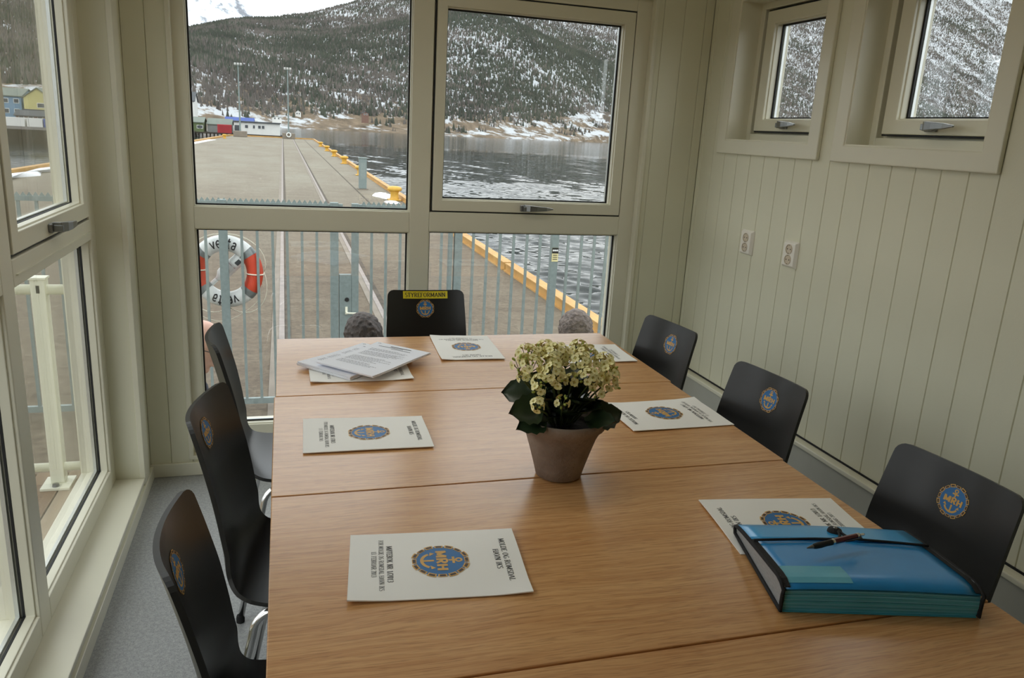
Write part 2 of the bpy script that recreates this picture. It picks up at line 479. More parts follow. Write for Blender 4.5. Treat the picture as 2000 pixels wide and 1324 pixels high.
# ------------------------------------------------------------------ mesh helpers
class MB:
    def __init__(self):
        self.v, self.f, self.m = [], [], []
    def add(self, verts, faces, m=0):
        o = len(self.v)
        self.v += [tuple(p) for p in verts]
        for f in faces:
            self.f.append(tuple(i + o for i in f))
            self.m.append(m)
        return self
    def box(self, x0, x1, y0, y1, z0, z1, m=0):
        vs = [(x, y, z) for z in (z0, z1) for y in (y0, y1) for x in (x0, x1)]
        return self.add(vs, [(0, 2, 3, 1), (4, 5, 7, 6), (0, 1, 5, 4), (2, 6, 7, 3), (0, 4, 6, 2), (1, 3, 7, 5)], m)
    def obox(self, mtx, sx, sy, sz, m=0):
        vs = [mtx @ Vector((x * sx / 2, y * sy / 2, z * sz / 2)) for z in (-1, 1) for y in (-1, 1) for x in (-1, 1)]
        return self.add(vs, [(0, 2, 3, 1), (4, 5, 7, 6), (0, 1, 5, 4), (2, 6, 7, 3), (0, 4, 6, 2), (1, 3, 7, 5)], m)
    def tube(self, pts, r, seg=10, m=0, cap=True):
        pts = [Vector(p) for p in pts]
        rs = r if isinstance(r, (list, tuple)) else [r] * len(pts)
        t0 = (pts[1] - pts[0]).normalized()
        up = Vector((0, 0, 1)) if abs(t0.z) < 0.9 else Vector((1, 0, 0))
        nrm = t0.cross(up).normalized()
        vs = []
        for i, p in enumerate(pts):
            if i == 0: t = t0
            elif i == len(pts) - 1: t = (pts[i] - pts[i - 1]).normalized()
            else: t = ((pts[i + 1] - pts[i]).normalized() + (pts[i] - pts[i - 1]).normalized()).normalized()
            nrm = (nrm - t * nrm.dot(t)).normalized()
            bn = t.cross(nrm)
            for k in range(seg):
                a = 2 * math.pi * k / seg
                vs.append(p + (nrm * math.cos(a) + bn * math.sin(a)) * rs[i])
        fs = []
        for i in range(len(pts) - 1):
            for k in range(seg):
                k2 = (k + 1) % seg
                fs.append((i * seg + k, i * seg + k2, (i + 1) * seg + k2, (i + 1) * seg + k))
        if cap:
            fs.append(tuple(reversed(range(seg))))
            fs.append(tuple((len(pts) - 1) * seg + k for k in range(seg)))
        return self.add(vs, fs, m)
    def lathe(self, prof, c=(0, 0, 0), seg=32, m=0, axis='Z', cap0=False, cap1=False):
        vs = []
        for r, h in prof:
            for k in range(seg):
                a = 2 * math.pi * k / seg
                p = (r * math.cos(a), r * math.sin(a), h)
                if axis == 'Y': p = (p[0], p[2], p[1])
                if axis == 'X': p = (p[2], p[0], p[1])
                vs.append((p[0] + c[0], p[1] + c[1], p[2] + c[2]))
        fs = []
        for i in range(len(prof) - 1):
            for k in range(seg):
                k2 = (k + 1) % seg
                fs.append((i * seg + k, i * seg + k2, (i + 1) * seg + k2, (i + 1) * seg + k))
        if cap0: fs.append(tuple(reversed(range(seg))))
        if cap1: fs.append(tuple((len(prof) - 1) * seg + k for k in range(seg)))
        return self.add(vs, fs, m)
    def ell(self, c, r, seg=14, rings=9, m=0, rot=None):
        vs, fs = [], []
        for i in range(rings + 1):
            th = math.pi * i / rings
            for k in range(seg):
                a = 2 * math.pi * k / seg
                p = Vector((r[0] * math.sin(th) * math.cos(a), r[1] * math.sin(th) * math.sin(a), r[2] * math.cos(th)))
                if rot is not None: p = rot @ p
                vs.append((p.x + c[0], p.y + c[1], p.z + c[2]))
        for i in range(rings):
            for k in range(seg):
                k2 = (k + 1) % seg
                fs.append((i * seg + k, (i + 1) * seg + k, (i + 1) * seg + k2, i * seg + k2))
        return self.add(vs, fs, m)
    def prism(self, poly, fn0, fn1, m=0):
        """poly: 2D outline; fn0/fn1 map (a,b) to the two end points."""
        k = len(poly)
        vs = [fn0(a, b) for a, b in poly] + [fn1(a, b) for a, b in poly]
        fs = [tuple(reversed(range(k))), tuple(range(k, 2 * k))]
        fs += [(i, (i + 1) % k, k + (i + 1) % k, k + i) for i in range(k)]
        return self.add(vs, fs, m)
    def frame(self, o, i, d0, d1, fn, m=0):
        """picture frame: o, i = (u0,u1,v0,v1) outer, inner; fn maps (u, v, depth)."""
        vs = []
        for (u0, u1, v0, v1) in (o, i):
            for d in (d0, d1):
                vs += [fn(u0, v0, d), fn(u1, v0, d), fn(u1, v1, d), fn(u0, v1, d)]
        fs = []
        for k in range(4):
            k2 = (k + 1) % 4
            fs += [(k, k2, 8 + k2, 8 + k), (4 + k, 12 + k, 12 + k2, 4 + k2), (k, 4 + k, 4 + k2, k2), (8 + k, 8 + k2, 12 + k2, 12 + k)]
        return self.add(vs, fs, m)
    def bar(self, u0, u1, v0, v1, d0, d1, fn, m=0):
        vs = [fn(u, v, d) for d in (d0, d1) for v in (v0, v1) for u in (u0, u1)]
        return self.add(vs, [(0, 2, 3, 1), (4, 5, 7, 6), (0, 1, 5, 4), (2, 6, 7, 3), (0, 4, 6, 2), (1, 3, 7, 5)], m)
    def mesh(self, name, mats, smooth=False):
        me = bpy.data.meshes.new(name)
        me.from_pydata(self.v, [], self.f)
        for mm in (mats if isinstance(mats, (list, tuple)) else [mats]):
            me.materials.append(mm)
        if any(self.m):
            me.polygons.foreach_set('material_index', self.m)
        if smooth:
            me.polygons.foreach_set('use_smooth', [True] * len(me.polygons))
        me.update()
        return me

def fix_normals(me):
    import bmesh
    bm = bmesh.new(); bm.from_mesh(me)
    bmesh.ops.recalc_face_normals(bm, faces=bm.faces)
    bm.to_mesh(me); bm.free()

def tag(o, label=None, cat=None, group=None, kind=None):
    if label: o['label'] = label
    if cat: o['category'] = cat
    if group: o['group'] = group
    if kind: o['kind'] = kind
    return o

def link(name, data, parent=None):
    o = bpy.data.objects.new(name, data)
    col.objects.link(o)
    if parent is not None: o.parent = parent
    return o

def empty(name, loc=(0, 0, 0), rz=0.0):
    o = link(name, None)
    o.location = loc
    o.rotation_euler = (0, 0, rz)
    o.empty_display_size = 0.05
    return o

def part(name, mb, mats, parent=None, smooth=False, bevel=0.0, seg=2, world=False, fix=True, auto=None):
    """one mesh object; with world=True the vertices are given in world space and moved into an unrotated parent's frame"""
    if world and parent is not None:
        p = parent
        off = Vector((0, 0, 0))
        while p is not None:
            off += p.location
            p = p.parent
        mb.v = [(a - off.x, b - off.y, c - off.z) for a, b, c in mb.v]
    me = mb.mesh(name, mats, smooth)
    if fix: fix_normals(me)
    o = link(name, me, parent)
    if bevel:
        bv = o.modifiers.new('bevel', 'BEVEL')
        bv.width = bevel
        bv.segments = seg
        bv.limit_method = 'ANGLE'
        bv.harden_normals = False
    return o

def dup(o, parent=None):
    c = o.copy()
    col.objects.link(c)
    c.parent = parent
    return c

def dup_tree(root):
    r = dup(root)
    for ch in root.children:
        c = dup(ch, r)
        for g in ch.children:
            dup(g, c)
    return r

# ------------------------------------------------------------------ stroke lettering
def arc(cx, cy, rx, ry, a0, a1, n=10):
    return [(cx + rx * math.cos(R(a0 + (a1 - a0) * i / n)), cy + ry * math.sin(R(a0 + (a1 - a0) * i / n))) for i in range(n + 1)]
GL = {
 'A': (.74, [[(.06, 0), (.37, 1)], [(.37, 1), (.68, 0)], [(.17, .34), (.57, .34)]], [(.06, 0), (.68, 0)]),
 'B': (.66, [[(.14, 0), (.14, 1)], [(.14, 1), (.34, 1)] + arc(.34, .76, .2, .24, 90, -90)[1:] + [(.14, .52)], [(.14, .52)] + arc(.36, .26, .24, .26, 90, -90) + [(.14, 0)]], [(.1, 0), (.1, 1)]),
 'D': (.74, [[(.14, 0), (.14, 1)], [(.14, 1)] + arc(.3, .5, .36, .5, 90, -90) + [(.14, 0)]], [(.1, 0), (.1, 1)]),
 'E': (.64, [[(.14, 0), (.14, 1)], [(.14, 1), (.56, 1), (.56, .84)], [(.14, .52), (.42, .52)], [(.14, 0), (.58, 0), (.58, .18)]], [(.1, 0), (.1, 1)]),
 'F': (.6, [[(.14, 0), (.14, 1)], [(.14, 1), (.54, 1), (.54, .82)], [(.14, .52), (.4, .52)]], [(.14, 0), (.1, 1)]),
 'G': (.76, [arc(.4, .5, .32, .5, 45, 330, 14), [(.66, .42), (.66, .06)]], [(.62, .42)]),
 'H': (.78, [[(.14, 0), (.14, 1)], [(.64, 0), (.64, 1)], [(.14, .52), (.64, .52)]], [(.14, 0), (.14, 1), (.64, 0), (.64, 1)]),
 'I': (.38, [[(.19, 0), (.19, 1)]], [(.19, 0), (.19, 1)]),
 'K': (.74, [[(.14, 0), (.14, 1)], [(.6, 1), (.16, .48)], [(.28, .6), (.62, 0)]], [(.14, 0), (.14, 1), (.6, 1), (.64, 0)]),
 'L': (.62, [[(.14, 0), (.14, 1)], [(.14, 0), (.56, 0), (.56, .2)]], [(.1, 0), (.14, 1)]),
 'M': (.94, [[(.14, 0), (.14, 1)], [(.14, 1), (.47, .12)], [(.47, .12), (.8, 1)], [(.8, 1), (.8, 0)]], [(.14, 0), (.12, 1), (.82, 1), (.8, 0)]),
 'N': (.78, [[(.14, 0), (.14, 1)], [(.14, 1), (.64, 0)], [(.64, 0), (.64, 1)]], [(.14, 0), (.1, 1), (.64, 1)]),
 'O': (.78, [arc(.39, .5, .31, .5, 0, 360, 18)], []),
 'Ø': (.78, [arc(.39, .5, .31, .5, 0, 360, 18), [(.1, -.04), (.68, 1.04)]], []),
 'R': (.72, [[(.14, 0), (.14, 1)], [(.14, 1)] + arc(.36, .75, .22, .25, 90, -90) + [(.14, .5)], [(.34, .5), (.62, 0)]], [(.14, 0), (.1, 1), (.66, 0)]),
 'S': (.58, [arc(.3, .75, .2, .25, 30, 270, 10) + arc(.3, .25, .22, .25, 90, -150, 10)], []),
 'T': (.68, [[(.34, 0), (.34, 1)], [(.08, .82), (.08, 1), (.6, 1), (.6, .82)]], [(.34, 0)]),
 'U': (.76, [[(.14, 1), (.14, .3)] + arc(.38, .3, .24, .3, 180, 360, 10) + [(.62, 1)]], [(.14, 1), (.62, 1)]),
 'V': (.74, [[(.08, 1), (.37, 0)], [(.37, 0), (.66, 1)]], [(.08, 1), (.66, 1)]),
 'Y': (.72, [[(.08, 1), (.36, .48)], [(.64, 1), (.36, .48)], [(.36, .48), (.36, 0)]], [(.08, 1), (.64, 1), (.36, 0)]),
 '0': (.54, [arc(.27, .5, .19, .5, 0, 360, 16)], []),
 '1': (.5, [[(.1, .82), (.26, 1), (.26, 0)]], [(.26, 0)]),
 '2': (.54, [arc(.26, .74, .19, .26, 160, -20, 8) + [(.06, 0), (.48, 0)]], []),
 '3': (.54, [arc(.25, .76, .18, .24, 150, -90, 8) + arc(.25, .27, .2, .27, 90, -150, 8)], []),
 '/': (.36, [[(.02, -.04), (.34, 1.04)]], []),
 '.': (.26, [[(.08, .06), (.2, .06)]], []),
 ' ': (.34, [], []),
 'v': (.6, [[(.06, .7), (.3, 0)], [(.3, 0), (.54, .7)]], []),
 'e': (.64, [[(.1, .36)] + [(.56, .36)] + arc(.33, .35, .23, .35, 0, 315, 14)], []),
 's': (.52, [arc(.27, .53, .16, .17, 40, 270, 8) + arc(.26, .18, .18, .18, 90, -150, 8)], []),
 't': (.46, [[(.2, .95), (.2, .16)] + arc(.32, .14, .12, .14, 180, 290, 6), [(.04, .68), (.4, .68)]], []),
 'a': (.62, [arc(.3, .48, .19, .22, 150, 0, 8) + [(.49, 0)], [(.49, .42)] + arc(.29, .2, .19, .2, 80, 330, 10)], []),
}
def stroke_poly(mb, pts, hv, hh, fn, m=0, sub=0):
    """thin ribbon along pts; half width hv where the stroke runs up, hh where it runs across"""
    fine = [pts[0]]
    for a, b in zip(pts, pts[1:]):
        k = max(1, int(math.dist(a, b) / sub + .5)) if sub else 1
        fine += [(a[0] + (b[0] - a[0]) * i / k, a[1] + (b[1] - a[1]) * i / k) for i in range(1, k + 1)]
    pts = fine
    n = len(pts)
    L_, R_ = [], []
    closed = n > 3 and math.dist(pts[0], pts[-1]) < 1e-6
    for i, (x, y) in enumerate(pts):
        if closed:
            a, b = pts[(i - 1) % (n - 1)], pts[(i + 1) % (n - 1)]
        else:
            a, b = pts[max(i - 1, 0)], pts[min(i + 1, n - 1)]
        dx, dy = b[0] - a[0], b[1] - a[1]
        d = math.hypot(dx, dy) or 1
        nx, ny = -dy / d, dx / d
        L_.append((x + nx * hv, y + ny * hh))
        R_.append((x - nx * hv, y - ny * hh))
    vs = [fn(*p) for p in L_] + [fn(*p) for p in R_]
    mb.add(vs, [(i, i + 1, n + i + 1, n + i) for i in range(n - 1)], m)
def text_width(s, gap=0.06):
    return sum(GL[c][0] + gap for c in s) - gap
def text(mb, s, x, y, h, fn, width=None, bold=0.075, thin=0.035, serif=True, center=True, m=0, gap=0.06, sub=0):
    """letters of cap height h, centred on (x, y baseline); fn maps the flat (x, y) onto the surface"""
    w = text_width(s, gap) * h
    sx = (width / w) if width else 1.0
    cx = x - (w * sx / 2 if center else 0)
    for c in s:
        adv, strokes, serifs = GL[c]
        g = lambda a, b, cx=cx: fn(cx + a * h * sx, y + b * h)
        for st in strokes:
            stroke_poly(mb, st, bold, thin, g, m, sub)
        if serif:
            for (a, b) in serifs:
                bb = b + (0.02 if b < 0.5 else -0.02)
                stroke_poly(mb, [(a - .15, bb), (a + .15, bb)], bold, 0.03, g, m)
        cx += (adv + gap) * h * sx

def disc(mb, r, fn, n=40, m=0, cx=0.0, cy=0.0, rings=3):
    vs = [fn(cx, cy)]
    fs = []
    for j in range(1, rings + 1):
        for i in range(n):
            a = 2 * math.pi * i / n
            vs.append(fn(cx + r * j / rings * math.cos(a), cy + r * j / rings * math.sin(a)))
    for i in range(n):
        fs.append((0, 1 + i, 1 + (i + 1) % n))
    for j in range(rings - 1):
        o0, o1 = 1 + j * n, 1 + (j + 1) * n
        for i in range(n):
            fs.append((o0 + i, o1 + i, o1 + (i + 1) % n, o0 + (i + 1) % n))
    mb.add(vs, fs, m)

def emblem(mb, r, surf):
    """round blue badge ringed with chain links, MRH across an anchor; surf maps (x, y, lift)"""
    f0 = lambda x, y: surf(x * r, y * r, 0.0002)
    f1 = lambda x, y: surf(x * r, y * r, 0.0006)
    f2 = lambda x, y: surf(x * r, y * r, 0.0009)
    disc(mb, 0.93, f0, m=0)
    nl = 16
    for i in range(nl):
        a0 = 360 * i / nl
        ro = 0.99 if i % 2 else 0.95
        ri = 0.84
        # link: dark body with a gold rim
        pts = arc(0, 0, (ro + ri) / 2, (ro + ri) / 2, a0 - 9.5, a0 + 9.5, 4)
        stroke_poly(mb, pts, (ro - ri) / 2 + 0.02, (ro - ri) / 2 + 0.02, f1, 1)
        pts = arc(0, 0, (ro + ri) / 2, (ro + ri) / 2, a0 - 6.5, a0 + 6.5, 4)
        stroke_poly(mb, pts, 0.05, 0.05, f2, 2)
    text(mb, 'MRH', 0, -0.14, 0.36, f2, width=1.22, bold=0.13, thin=0.11, serif=False, m=1)
    # anchor: ring, stock, shank, arms with flukes
    stroke_poly(mb, arc(0, 0.62, 0.1, 0.1, 0, 360, 12), 0.035, 0.035, f1, 1)
    stroke_poly(mb, [(-0.2, 0.44), (0.2, 0.44)], 0.04, 0.045, f1, 1)
    stroke_poly(mb, [(0, 0.54), (0, 0.28)], 0.04, 0.04, f1, 1)
    stroke_poly(mb, [(0, -0.22), (0, -0.62)], 0.05, 0.05, f1, 1)
    stroke_poly(mb, arc(0, -0.22, 0.44, 0.42, 205, 335, 12), 0.055, 0.055, f1, 1)
    for s in (-1, 1):
        mb.add([f1(s * 0.52, -0.34), f1(s * 0.3, -0.36), f1(s * 0.45, -0.18)], [(0, 1, 2)], 1)
# ================================================================== the room
XL, XR, YE, YB, ZC = -0.55, 1.802, 3.23, -1.6, 2.36   # left, right, far, near walls, ceiling
def struct(o, label, cat):
    return tag(o, label, cat, kind='structure')

o = part('floor', MB().box(-0.75, 1.95, YB - 0.15, 3.36, -0.12, 0.0), M_floor)
struct(o, 'grey speckled vinyl floor of the meeting room', 'floor')
o = part('ceiling', MB().box(-0.85, 2.0, YB - 0.15, 3.40, ZC, ZC + 0.12), M_ceil)
struct(o, 'white ceiling above the meeting table', 'ceiling')
o = part('wall_near', MB().box(-0.82, 1.96, YB - 0.15, YB, -0.12, ZC), M_wall)
struct(o, 'cream wall behind the camera', 'wall')

# right wall: core with two window openings, boards nailed on it
W1 = (2.442, 2.994, 1.478, 2.022)
W2 = (1.699, 2.249, 1.478, 2.022)
WR = [W1, W2]
core = MB()
core.box(1.815, 1.955, YB, 3.40, -0.12, 1.478)
core.box(1.815, 1.955, YB, 3.40, 2.022, ZC)
ys = [YB] + sorted([w[0] for w in WR] + [w[1] for w in WR]) + [3.40]
for a, b in zip(ys[0::2], ys[1::2]):
    core.box(1.815, 1.955, a, b, 1.478, 2.022)
wall_right = part('wall_right', core, M_wall)
struct(wall_right, 'cream boarded wall on the right with small high windows', 'wall')
def vboard(mb, y0, y1, z0, z1, x0=1.802, x1=1.816, c=0.0022):
    poly = [(y0 + .0004, x1), (y0 + .0004, x0 + c * 1.4), (y0 + c, x0), (y1 - c, x0), (y1 - .0004, x0 + c * 1.4), (y1 - .0004, x1)]
    mb.prism(poly, lambda a, b: (b, a, z0), lambda a, b: (b, a, z1))
BW = 0.0975
k = -34
while True:
    y0 = 1.641 + BW * k
    k += 1
    y1 = min(y0 + BW, YE)
    if y1 <= YB + 0.02: continue
    if y0 >= YE - 0.01: break
    y0 = max(y0, YB)
    mb = MB()
    w = [w for w in WR if y1 > w[0] and y0 < w[1]]
    if w:
        w = w[0]
        vboard(mb, y0, y1, 0.40, w[2])
        vboard(mb, y0, y1, w[3], ZC)
        if y0 < w[0]: vboard(mb, y0, w[0], w[2], w[3])
        if y1 > w[1]: vboard(mb, w[1], y1, w[2], w[3])
    else:
        vboard(mb, y0, y1, 0.40, ZC)
    part('board', mb, M_wall, wall_right)

# grey ledge along the foot of the right wall
led = part('trim_1', MB().box(1.772, 1.815, YB, YE, 0.0, 0.418), M_ledge, bevel=0.003)
struct(led, 'grey ledge running along the foot of the boarded wall', 'wall ledge')
part('ledge_cap', MB().box(1.764, 1.806, YB, YE, 0.418, 0.436), M_trim, led, bevel=0.004)
part('shadow_gap', MB().box(1.798, 1.8025, YB, YE, 0.436, 0.442), M_dark, led)

# far wall
WE = (-0.387, 1.524, 0.083, 2.035)
core = MB()
core.box(-0.76, WE[0], 3.242, 3.40, -0.12, ZC)
core.box(WE[1], 1.815, 3.242, 3.40, -0.12, ZC)
core.box(WE[0], WE[1], 3.242, 3.40, -0.12, WE[2])
core.box(WE[0], WE[1], 3.242, 3.40, WE[3], ZC)
wall_far = part('wall_far', core, M_wall)
struct(wall_far, 'cream end wall framing the big harbour window', 'wall')
def hboard(mb, x0, x1, z0, z1, y0=3.23, y1=3.243, c=0.002):
    poly = [(x0 + .0004, y1), (x0 + .0004, y0 + c * 1.4), (x0 + c, y0), (x1 - c, y0), (x1 - .0004, y0 + c * 1.4), (x1 - .0004, y1)]
    mb.prism(poly, lambda a, b: (a, b, z0), lambda a, b: (a, b, z1))
for a, b in ((-0.55, -0.47), (-0.47, WE[0]), (WE[1], 1.565), (1.565, 1.6625), (1.6625, 1.76), (1.76, XR)):
    mb = MB(); hboard(mb, a, b, 0.0, ZC); part('board', mb, M_wall, wall_far)
mb = MB(); hboard(mb, WE[0], WE[1], 2.035, ZC); part('board', mb, M_wall, wall_far)
mb = MB(); hboard(mb, WE[0], WE[1], 0.0, 0.083); part('board', mb, M_wall, wall_far)
o = part('baseboard_far', MB().box(-0.55, 1.772, 3.217, 3.23, 0, 0.058), M_trim, bevel=0.003)
struct(o, 'cream baseboard under the harbour window', 'baseboard')
# thin casing round the far window
mb = MB()
fy = lambda u, v, d: (u, d, v)
mb.frame((WE[0] - 0.014, WE[1] + 0.014, WE[2] - 0.014, WE[3] + 0.014), (WE[0] + .003, WE[1] - .003, WE[2] + .003, WE[3] - .003), 3.222, 3.2615, fy)
o = part('trim_2', mb, M_trim, bevel=0.002)
struct(o, 'slim cream casing around the harbour window', 'window casing')

# left wall: pier at the far end, header, sill, near part
WLt = (0.24, 3.03, 0.088, 2.035)
core = MB()
core.box(-0.76, XL, WLt[1], 3.242, -0.12, ZC)
core.box(-0.76, XL, YB, WLt[0], -0.12, ZC)
core.box(-0.76, XL, WLt[0], WLt[1], WLt[3], ZC)
core.box(-0.76, XL, WLt[0], WLt[1], -0.12, 0.07)
wall_left = part('wall_left', core, M_wall)
struct(wall_left, 'cream window wall along the left side', 'wall')
o = part('trim_3', MB().box(-0.66, -0.540, WLt[0] - 0.02, WLt[1], 0.07, 0.088), M_trim, bevel=0.003)
struct(o, 'low cream sill board under the left windows', 'window sill')
o = part('baseboard_left', MB().box(XL, -0.537, YB, 3.217, 0, 0.052), M_trim, bevel=0.002)
struct(o, 'cream baseboard under the left window sill', 'baseboard')
mb = MB()
mb.box(-0.556, -0.541, 3.034, 3.145, 0.054, ZC - .001)
mb.box(-0.557, -0.538, 3.026, 3.0335, 0.0885, ZC - .001)
o = part('trim_4', mb, M_trim, bevel=0.002)
struct(o, 'upright cream casing between left window and far corner', 'window casing')

# ------------------------------------------------------------------ windows
def handle(parent, fn, u, v, d, length=0.125, flip=1):
    mb = MB()
    mb.bar(u - 0.022, u + 0.022, v - 0.013, v + 0.013, d - 0.012, d, fn)
    h = part('handle', mb, M_handle, parent, bevel=0.003)
    h['label'] = 'grey metal lever handle'
    mb = MB()
    prof = [(0, -0.02, 0.014, 0.012), (0.02, -0.034, 0.013, 0.011), (0.05, -0.042, 0.011, 0.008), (length * 0.75, -0.044, 0.008, 0.006), (length, -0.040, 0.003, 0.004)]
    vs = []
    for a, dd, hv, hd in prof:
        uu = u + flip * (a - 0.008)
        for sv, sd in ((-1, -1), (1, -1), (1, 1), (-1, 1)):
            vs.append(fn(uu, v + 0.003 + sv * hv, d + dd + sd * hd))
    fs = []
    for i in range(len(prof) - 1):
        for k in range(4):
            fs.append((i * 4 + k, i * 4 + (k + 1) % 4, (i + 1) * 4 + (k + 1) % 4, (i + 1) * 4 + k))
    fs += [(0, 1, 2, 3), tuple(4 * (len(prof) - 1) + k for k in range(4))]
    mb.add(vs, fs)
    vs = [fn(u + sx * 0.012, v + sz * 0.009, d + dd) for dd in (-0.036, -0.008) for sx, sz in ((-1, -1), (1, -1), (1, 1), (-1, 1))]
    mb.add(vs, [(0, 1, 2, 3), (4, 5, 6, 7), (0, 1, 5, 4), (1, 2, 6, 5), (2, 3, 7, 6), (3, 0, 4, 7)])
    part('lever', mb, M_handle, h, bevel=0.0015)
    return h

def glazing(root, cell, d, fn, bead=0.012, gk=0.010):
    """bead, black gasket, spacer and pane in one opening"""
    u0, u1, v0, v1 = cell
    mb = MB()
    e = 0.004
    mb.frame((u0 - e, u1 + e, v0 - e, v1 + e), (u0 + bead * .35, u1 - bead * .35, v0 + bead * .35, v1 - bead * .35), d + 0.010, d + 0.034, fn)
    part('glazing_bead', mb, M_trim, root, bevel=0.002)
    mb = MB()
    mb.frame((u0 - e, u1 + e, v0 - e, v1 + e), (u0 + gk, u1 - gk, v0 + gk, v1 - gk), d + 0.034, d + 0.040, fn)
    part('gasket', mb, M_gasket, root)
    mb = MB()
    mb.frame((u0 - e, u1 + e, v0 - e, v1 + e), (u0 + .008, u1 - .008, v0 + .008, v1 - .008), d + 0.046, d + 0.056, fn)
    part('spacer', mb, M_spacer, root)
    mb = MB()
    mb.bar(u0, u1, v0, v1, d + 0.0405, d + 0.0455, fn)
    part('pane', mb, M_glass, root)
    # outer rebate of the frame
    mb = MB()
    mb.frame((u0 - e, u1 + e, v0 - e, v1 + e), (u0 + .003, u1 - .003, v0 + .003, v1 - .003), d + 0.056, d + 0.070, fn)
    part('outer_rebate', mb, M_trim, root)

def window(name, label, base, fn, outer, members, fixed, sashes, d, depth=0.10, gk=0.010):
    root = empty(name, base)
    struct(root, label, 'window')
    u0, u1, v0, v1 = outer
    mb = MB()
    W = []
    for m in members:
        mb.bar(m[0], m[1], m[2], m[3], d, d + depth, fn)
    f = part('frame', mb, M_trim, root, bevel=0.003, world=True)
    keep = []
    def wfn(u, v, dd):
        p = fn(u, v, dd)
        return (p[0] - base[0], p[1] - base[1], p[2] - base[2])
    for c in fixed:
        glazing(root, c, d, wfn, gk=gk)
    for (o_, i_, hpos, flip) in sashes:
        mb = MB()
        mb.frame(o_, i_, d - 0.002, d + 0.03, wfn)
        s = part('sash', mb, M_trim, root, bevel=0.0025)
        mb = MB()
        g = 0.006
        mb.frame((o_[0] - g, o_[1] + g, o_[2] - g, o_[3] + g), (o_[0] - .0005, o_[1] + .0005, o_[2] - .0005, o_[3] + .0005), d + 0.006, d + 0.012, wfn)
        part('shadow_gap', mb, M_gasket, s)
        glazing(root, i_, d, wfn, gk=gk)
        mb = MB()
        e, st = 0.034, 0.018
        mb.frame((o_[0] - e, o_[1] + e, o_[2] - e, o_[3] + e), (o_[0] + st, o_[1] - st, o_[2] + st, o_[3] - st), d + 0.031, d + depth - .002, wfn)
        part('sash_stop', mb, M_trim, root)
        if hpos:
            handle(s, wfn, hpos[0], hpos[1], d - 0.002, flip=flip)
    return root

# far window: two wide lights over two lower lights, the upper right one opens
mem = [(-0.387, -0.339, 0.083, 2.035), (0.503, 0.587, 0.083, 2.035), (1.456, 1.524, 0.083, 2.035),
       (-0.339, 0.503, 0.083, 0.198), (0.587, 1.456, 0.083, 0.198), (-0.339, 0.503, 1.028, 1.114), (0.587, 1.456, 1.034, 1.116),
       (-0.339, 0.503, 1.975, 2.035), (0.587, 1.456, 1.983, 2.035)]
window('window_1', 'big cream framed window looking out on the quay', (0.57, 3.30, 0.083), fy, WE, mem,
       [(-0.339, 0.503, 1.114, 1.975), (-0.339, 0.503, 0.198, 1.028), (0.587, 1.456, 0.198, 1.034)],
       [((0.598, 1.452, 1.122, 1.977), (0.638, 1.405, 1.168, 1.928), (1.005, 1.142), 1)], 3.262)

# right wall windows (depth grows towards +x)
fx = lambda u, v, d: (d, u, v)
for i, (w, lab) in enumerate(((W1, 'small high window in boarded wall nearest the far corner'), (W2, 'small high window in boarded wall at the right edge of the photo'))):
    u0, u1, v0, v1 = w
    mem = [(u0, u0 + .03, v0, v1), (u1 - .03, u1, v0, v1), (u0 + .03, u1 - .03, v0, v0 + .03), (u0 + .03, u1 - .03, v1 - .03, v1)]
    so = (u0 + .04, u1 - .055, v0 + .042, v1 - .04)
    si = (so[0] + .05, so[1] - .055, so[2] + .045, so[3] - .048)
    r = window('window_%d' % (i + 2), lab, (1.90, (u0 + u1) / 2, v0), fx, w, mem, [], [(so, si, ((so[0] + so[1]) / 2 + 0.015, so[2] + .022), -1)], 1.882, 0.072)
    bx, by, bz = r.location
    mb = MB()
    mb.frame((u0, u1, v0, v1), (u0 + .004, u1 - .004, v0 + .004, v1 - .004), 1.79, 1.882, lambda u, v, d: (d - bx, u - by, v - bz))
    part('reveal', mb, M_trim, r)
    mb = MB()
    t = .06
    mb.frame((u0 - t, u1 + t, v0 - .055, v1 + t), (u0, u1, v0, v1), 1.786, 1.802, lambda u, v, d: (d - bx, u - by, v - bz))
    part('casing', mb, M_trim, r, bevel=0.004)

# left windows (depth grows towards -x)
fl = lambda u, v, d: (-d, u, v)
mem = [(2.962, 3.03, .088, 2.035), (2.05, 2.135, .088, 2.035), (1.10, 1.185, .088, 2.035), (.24, .305, .088, 2.035)]
cells = [(2.135, 2.962), (1.185, 2.05), (.305, 1.10)]
for a, b in cells:
    mem += [(a, b, .088, .155), (a, b, 1.022, 1.092), (a, b, 1.975, 2.035)]
sash = []
for a, b in cells:
    o_ = (a + .012, b - .012, 1.102, 1.968)
    sash.append((o_, (o_[0] + .055, o_[1] - .055, o_[2] + .05, o_[3] - .05), ((a + b) / 2 - 0.07, 1.126), 1))
rl = window('window_4', 'row of tall cream framed windows in the left wall', (-0.70, 1.6, 0.088), fl, WLt, mem, [(a, b, .155, 1.022) for a, b in cells], sash, 0.642, 0.10, gk=.005)
mb = MB()
for a, b in cells:
    mb.box(-0.642 + .70, -0.636 + .70, a + .02 - 1.6, b - .02 - 1.6, 1.05 - .088, 1.053 - .088)
part('transom_bead', mb, M_trim, rl)

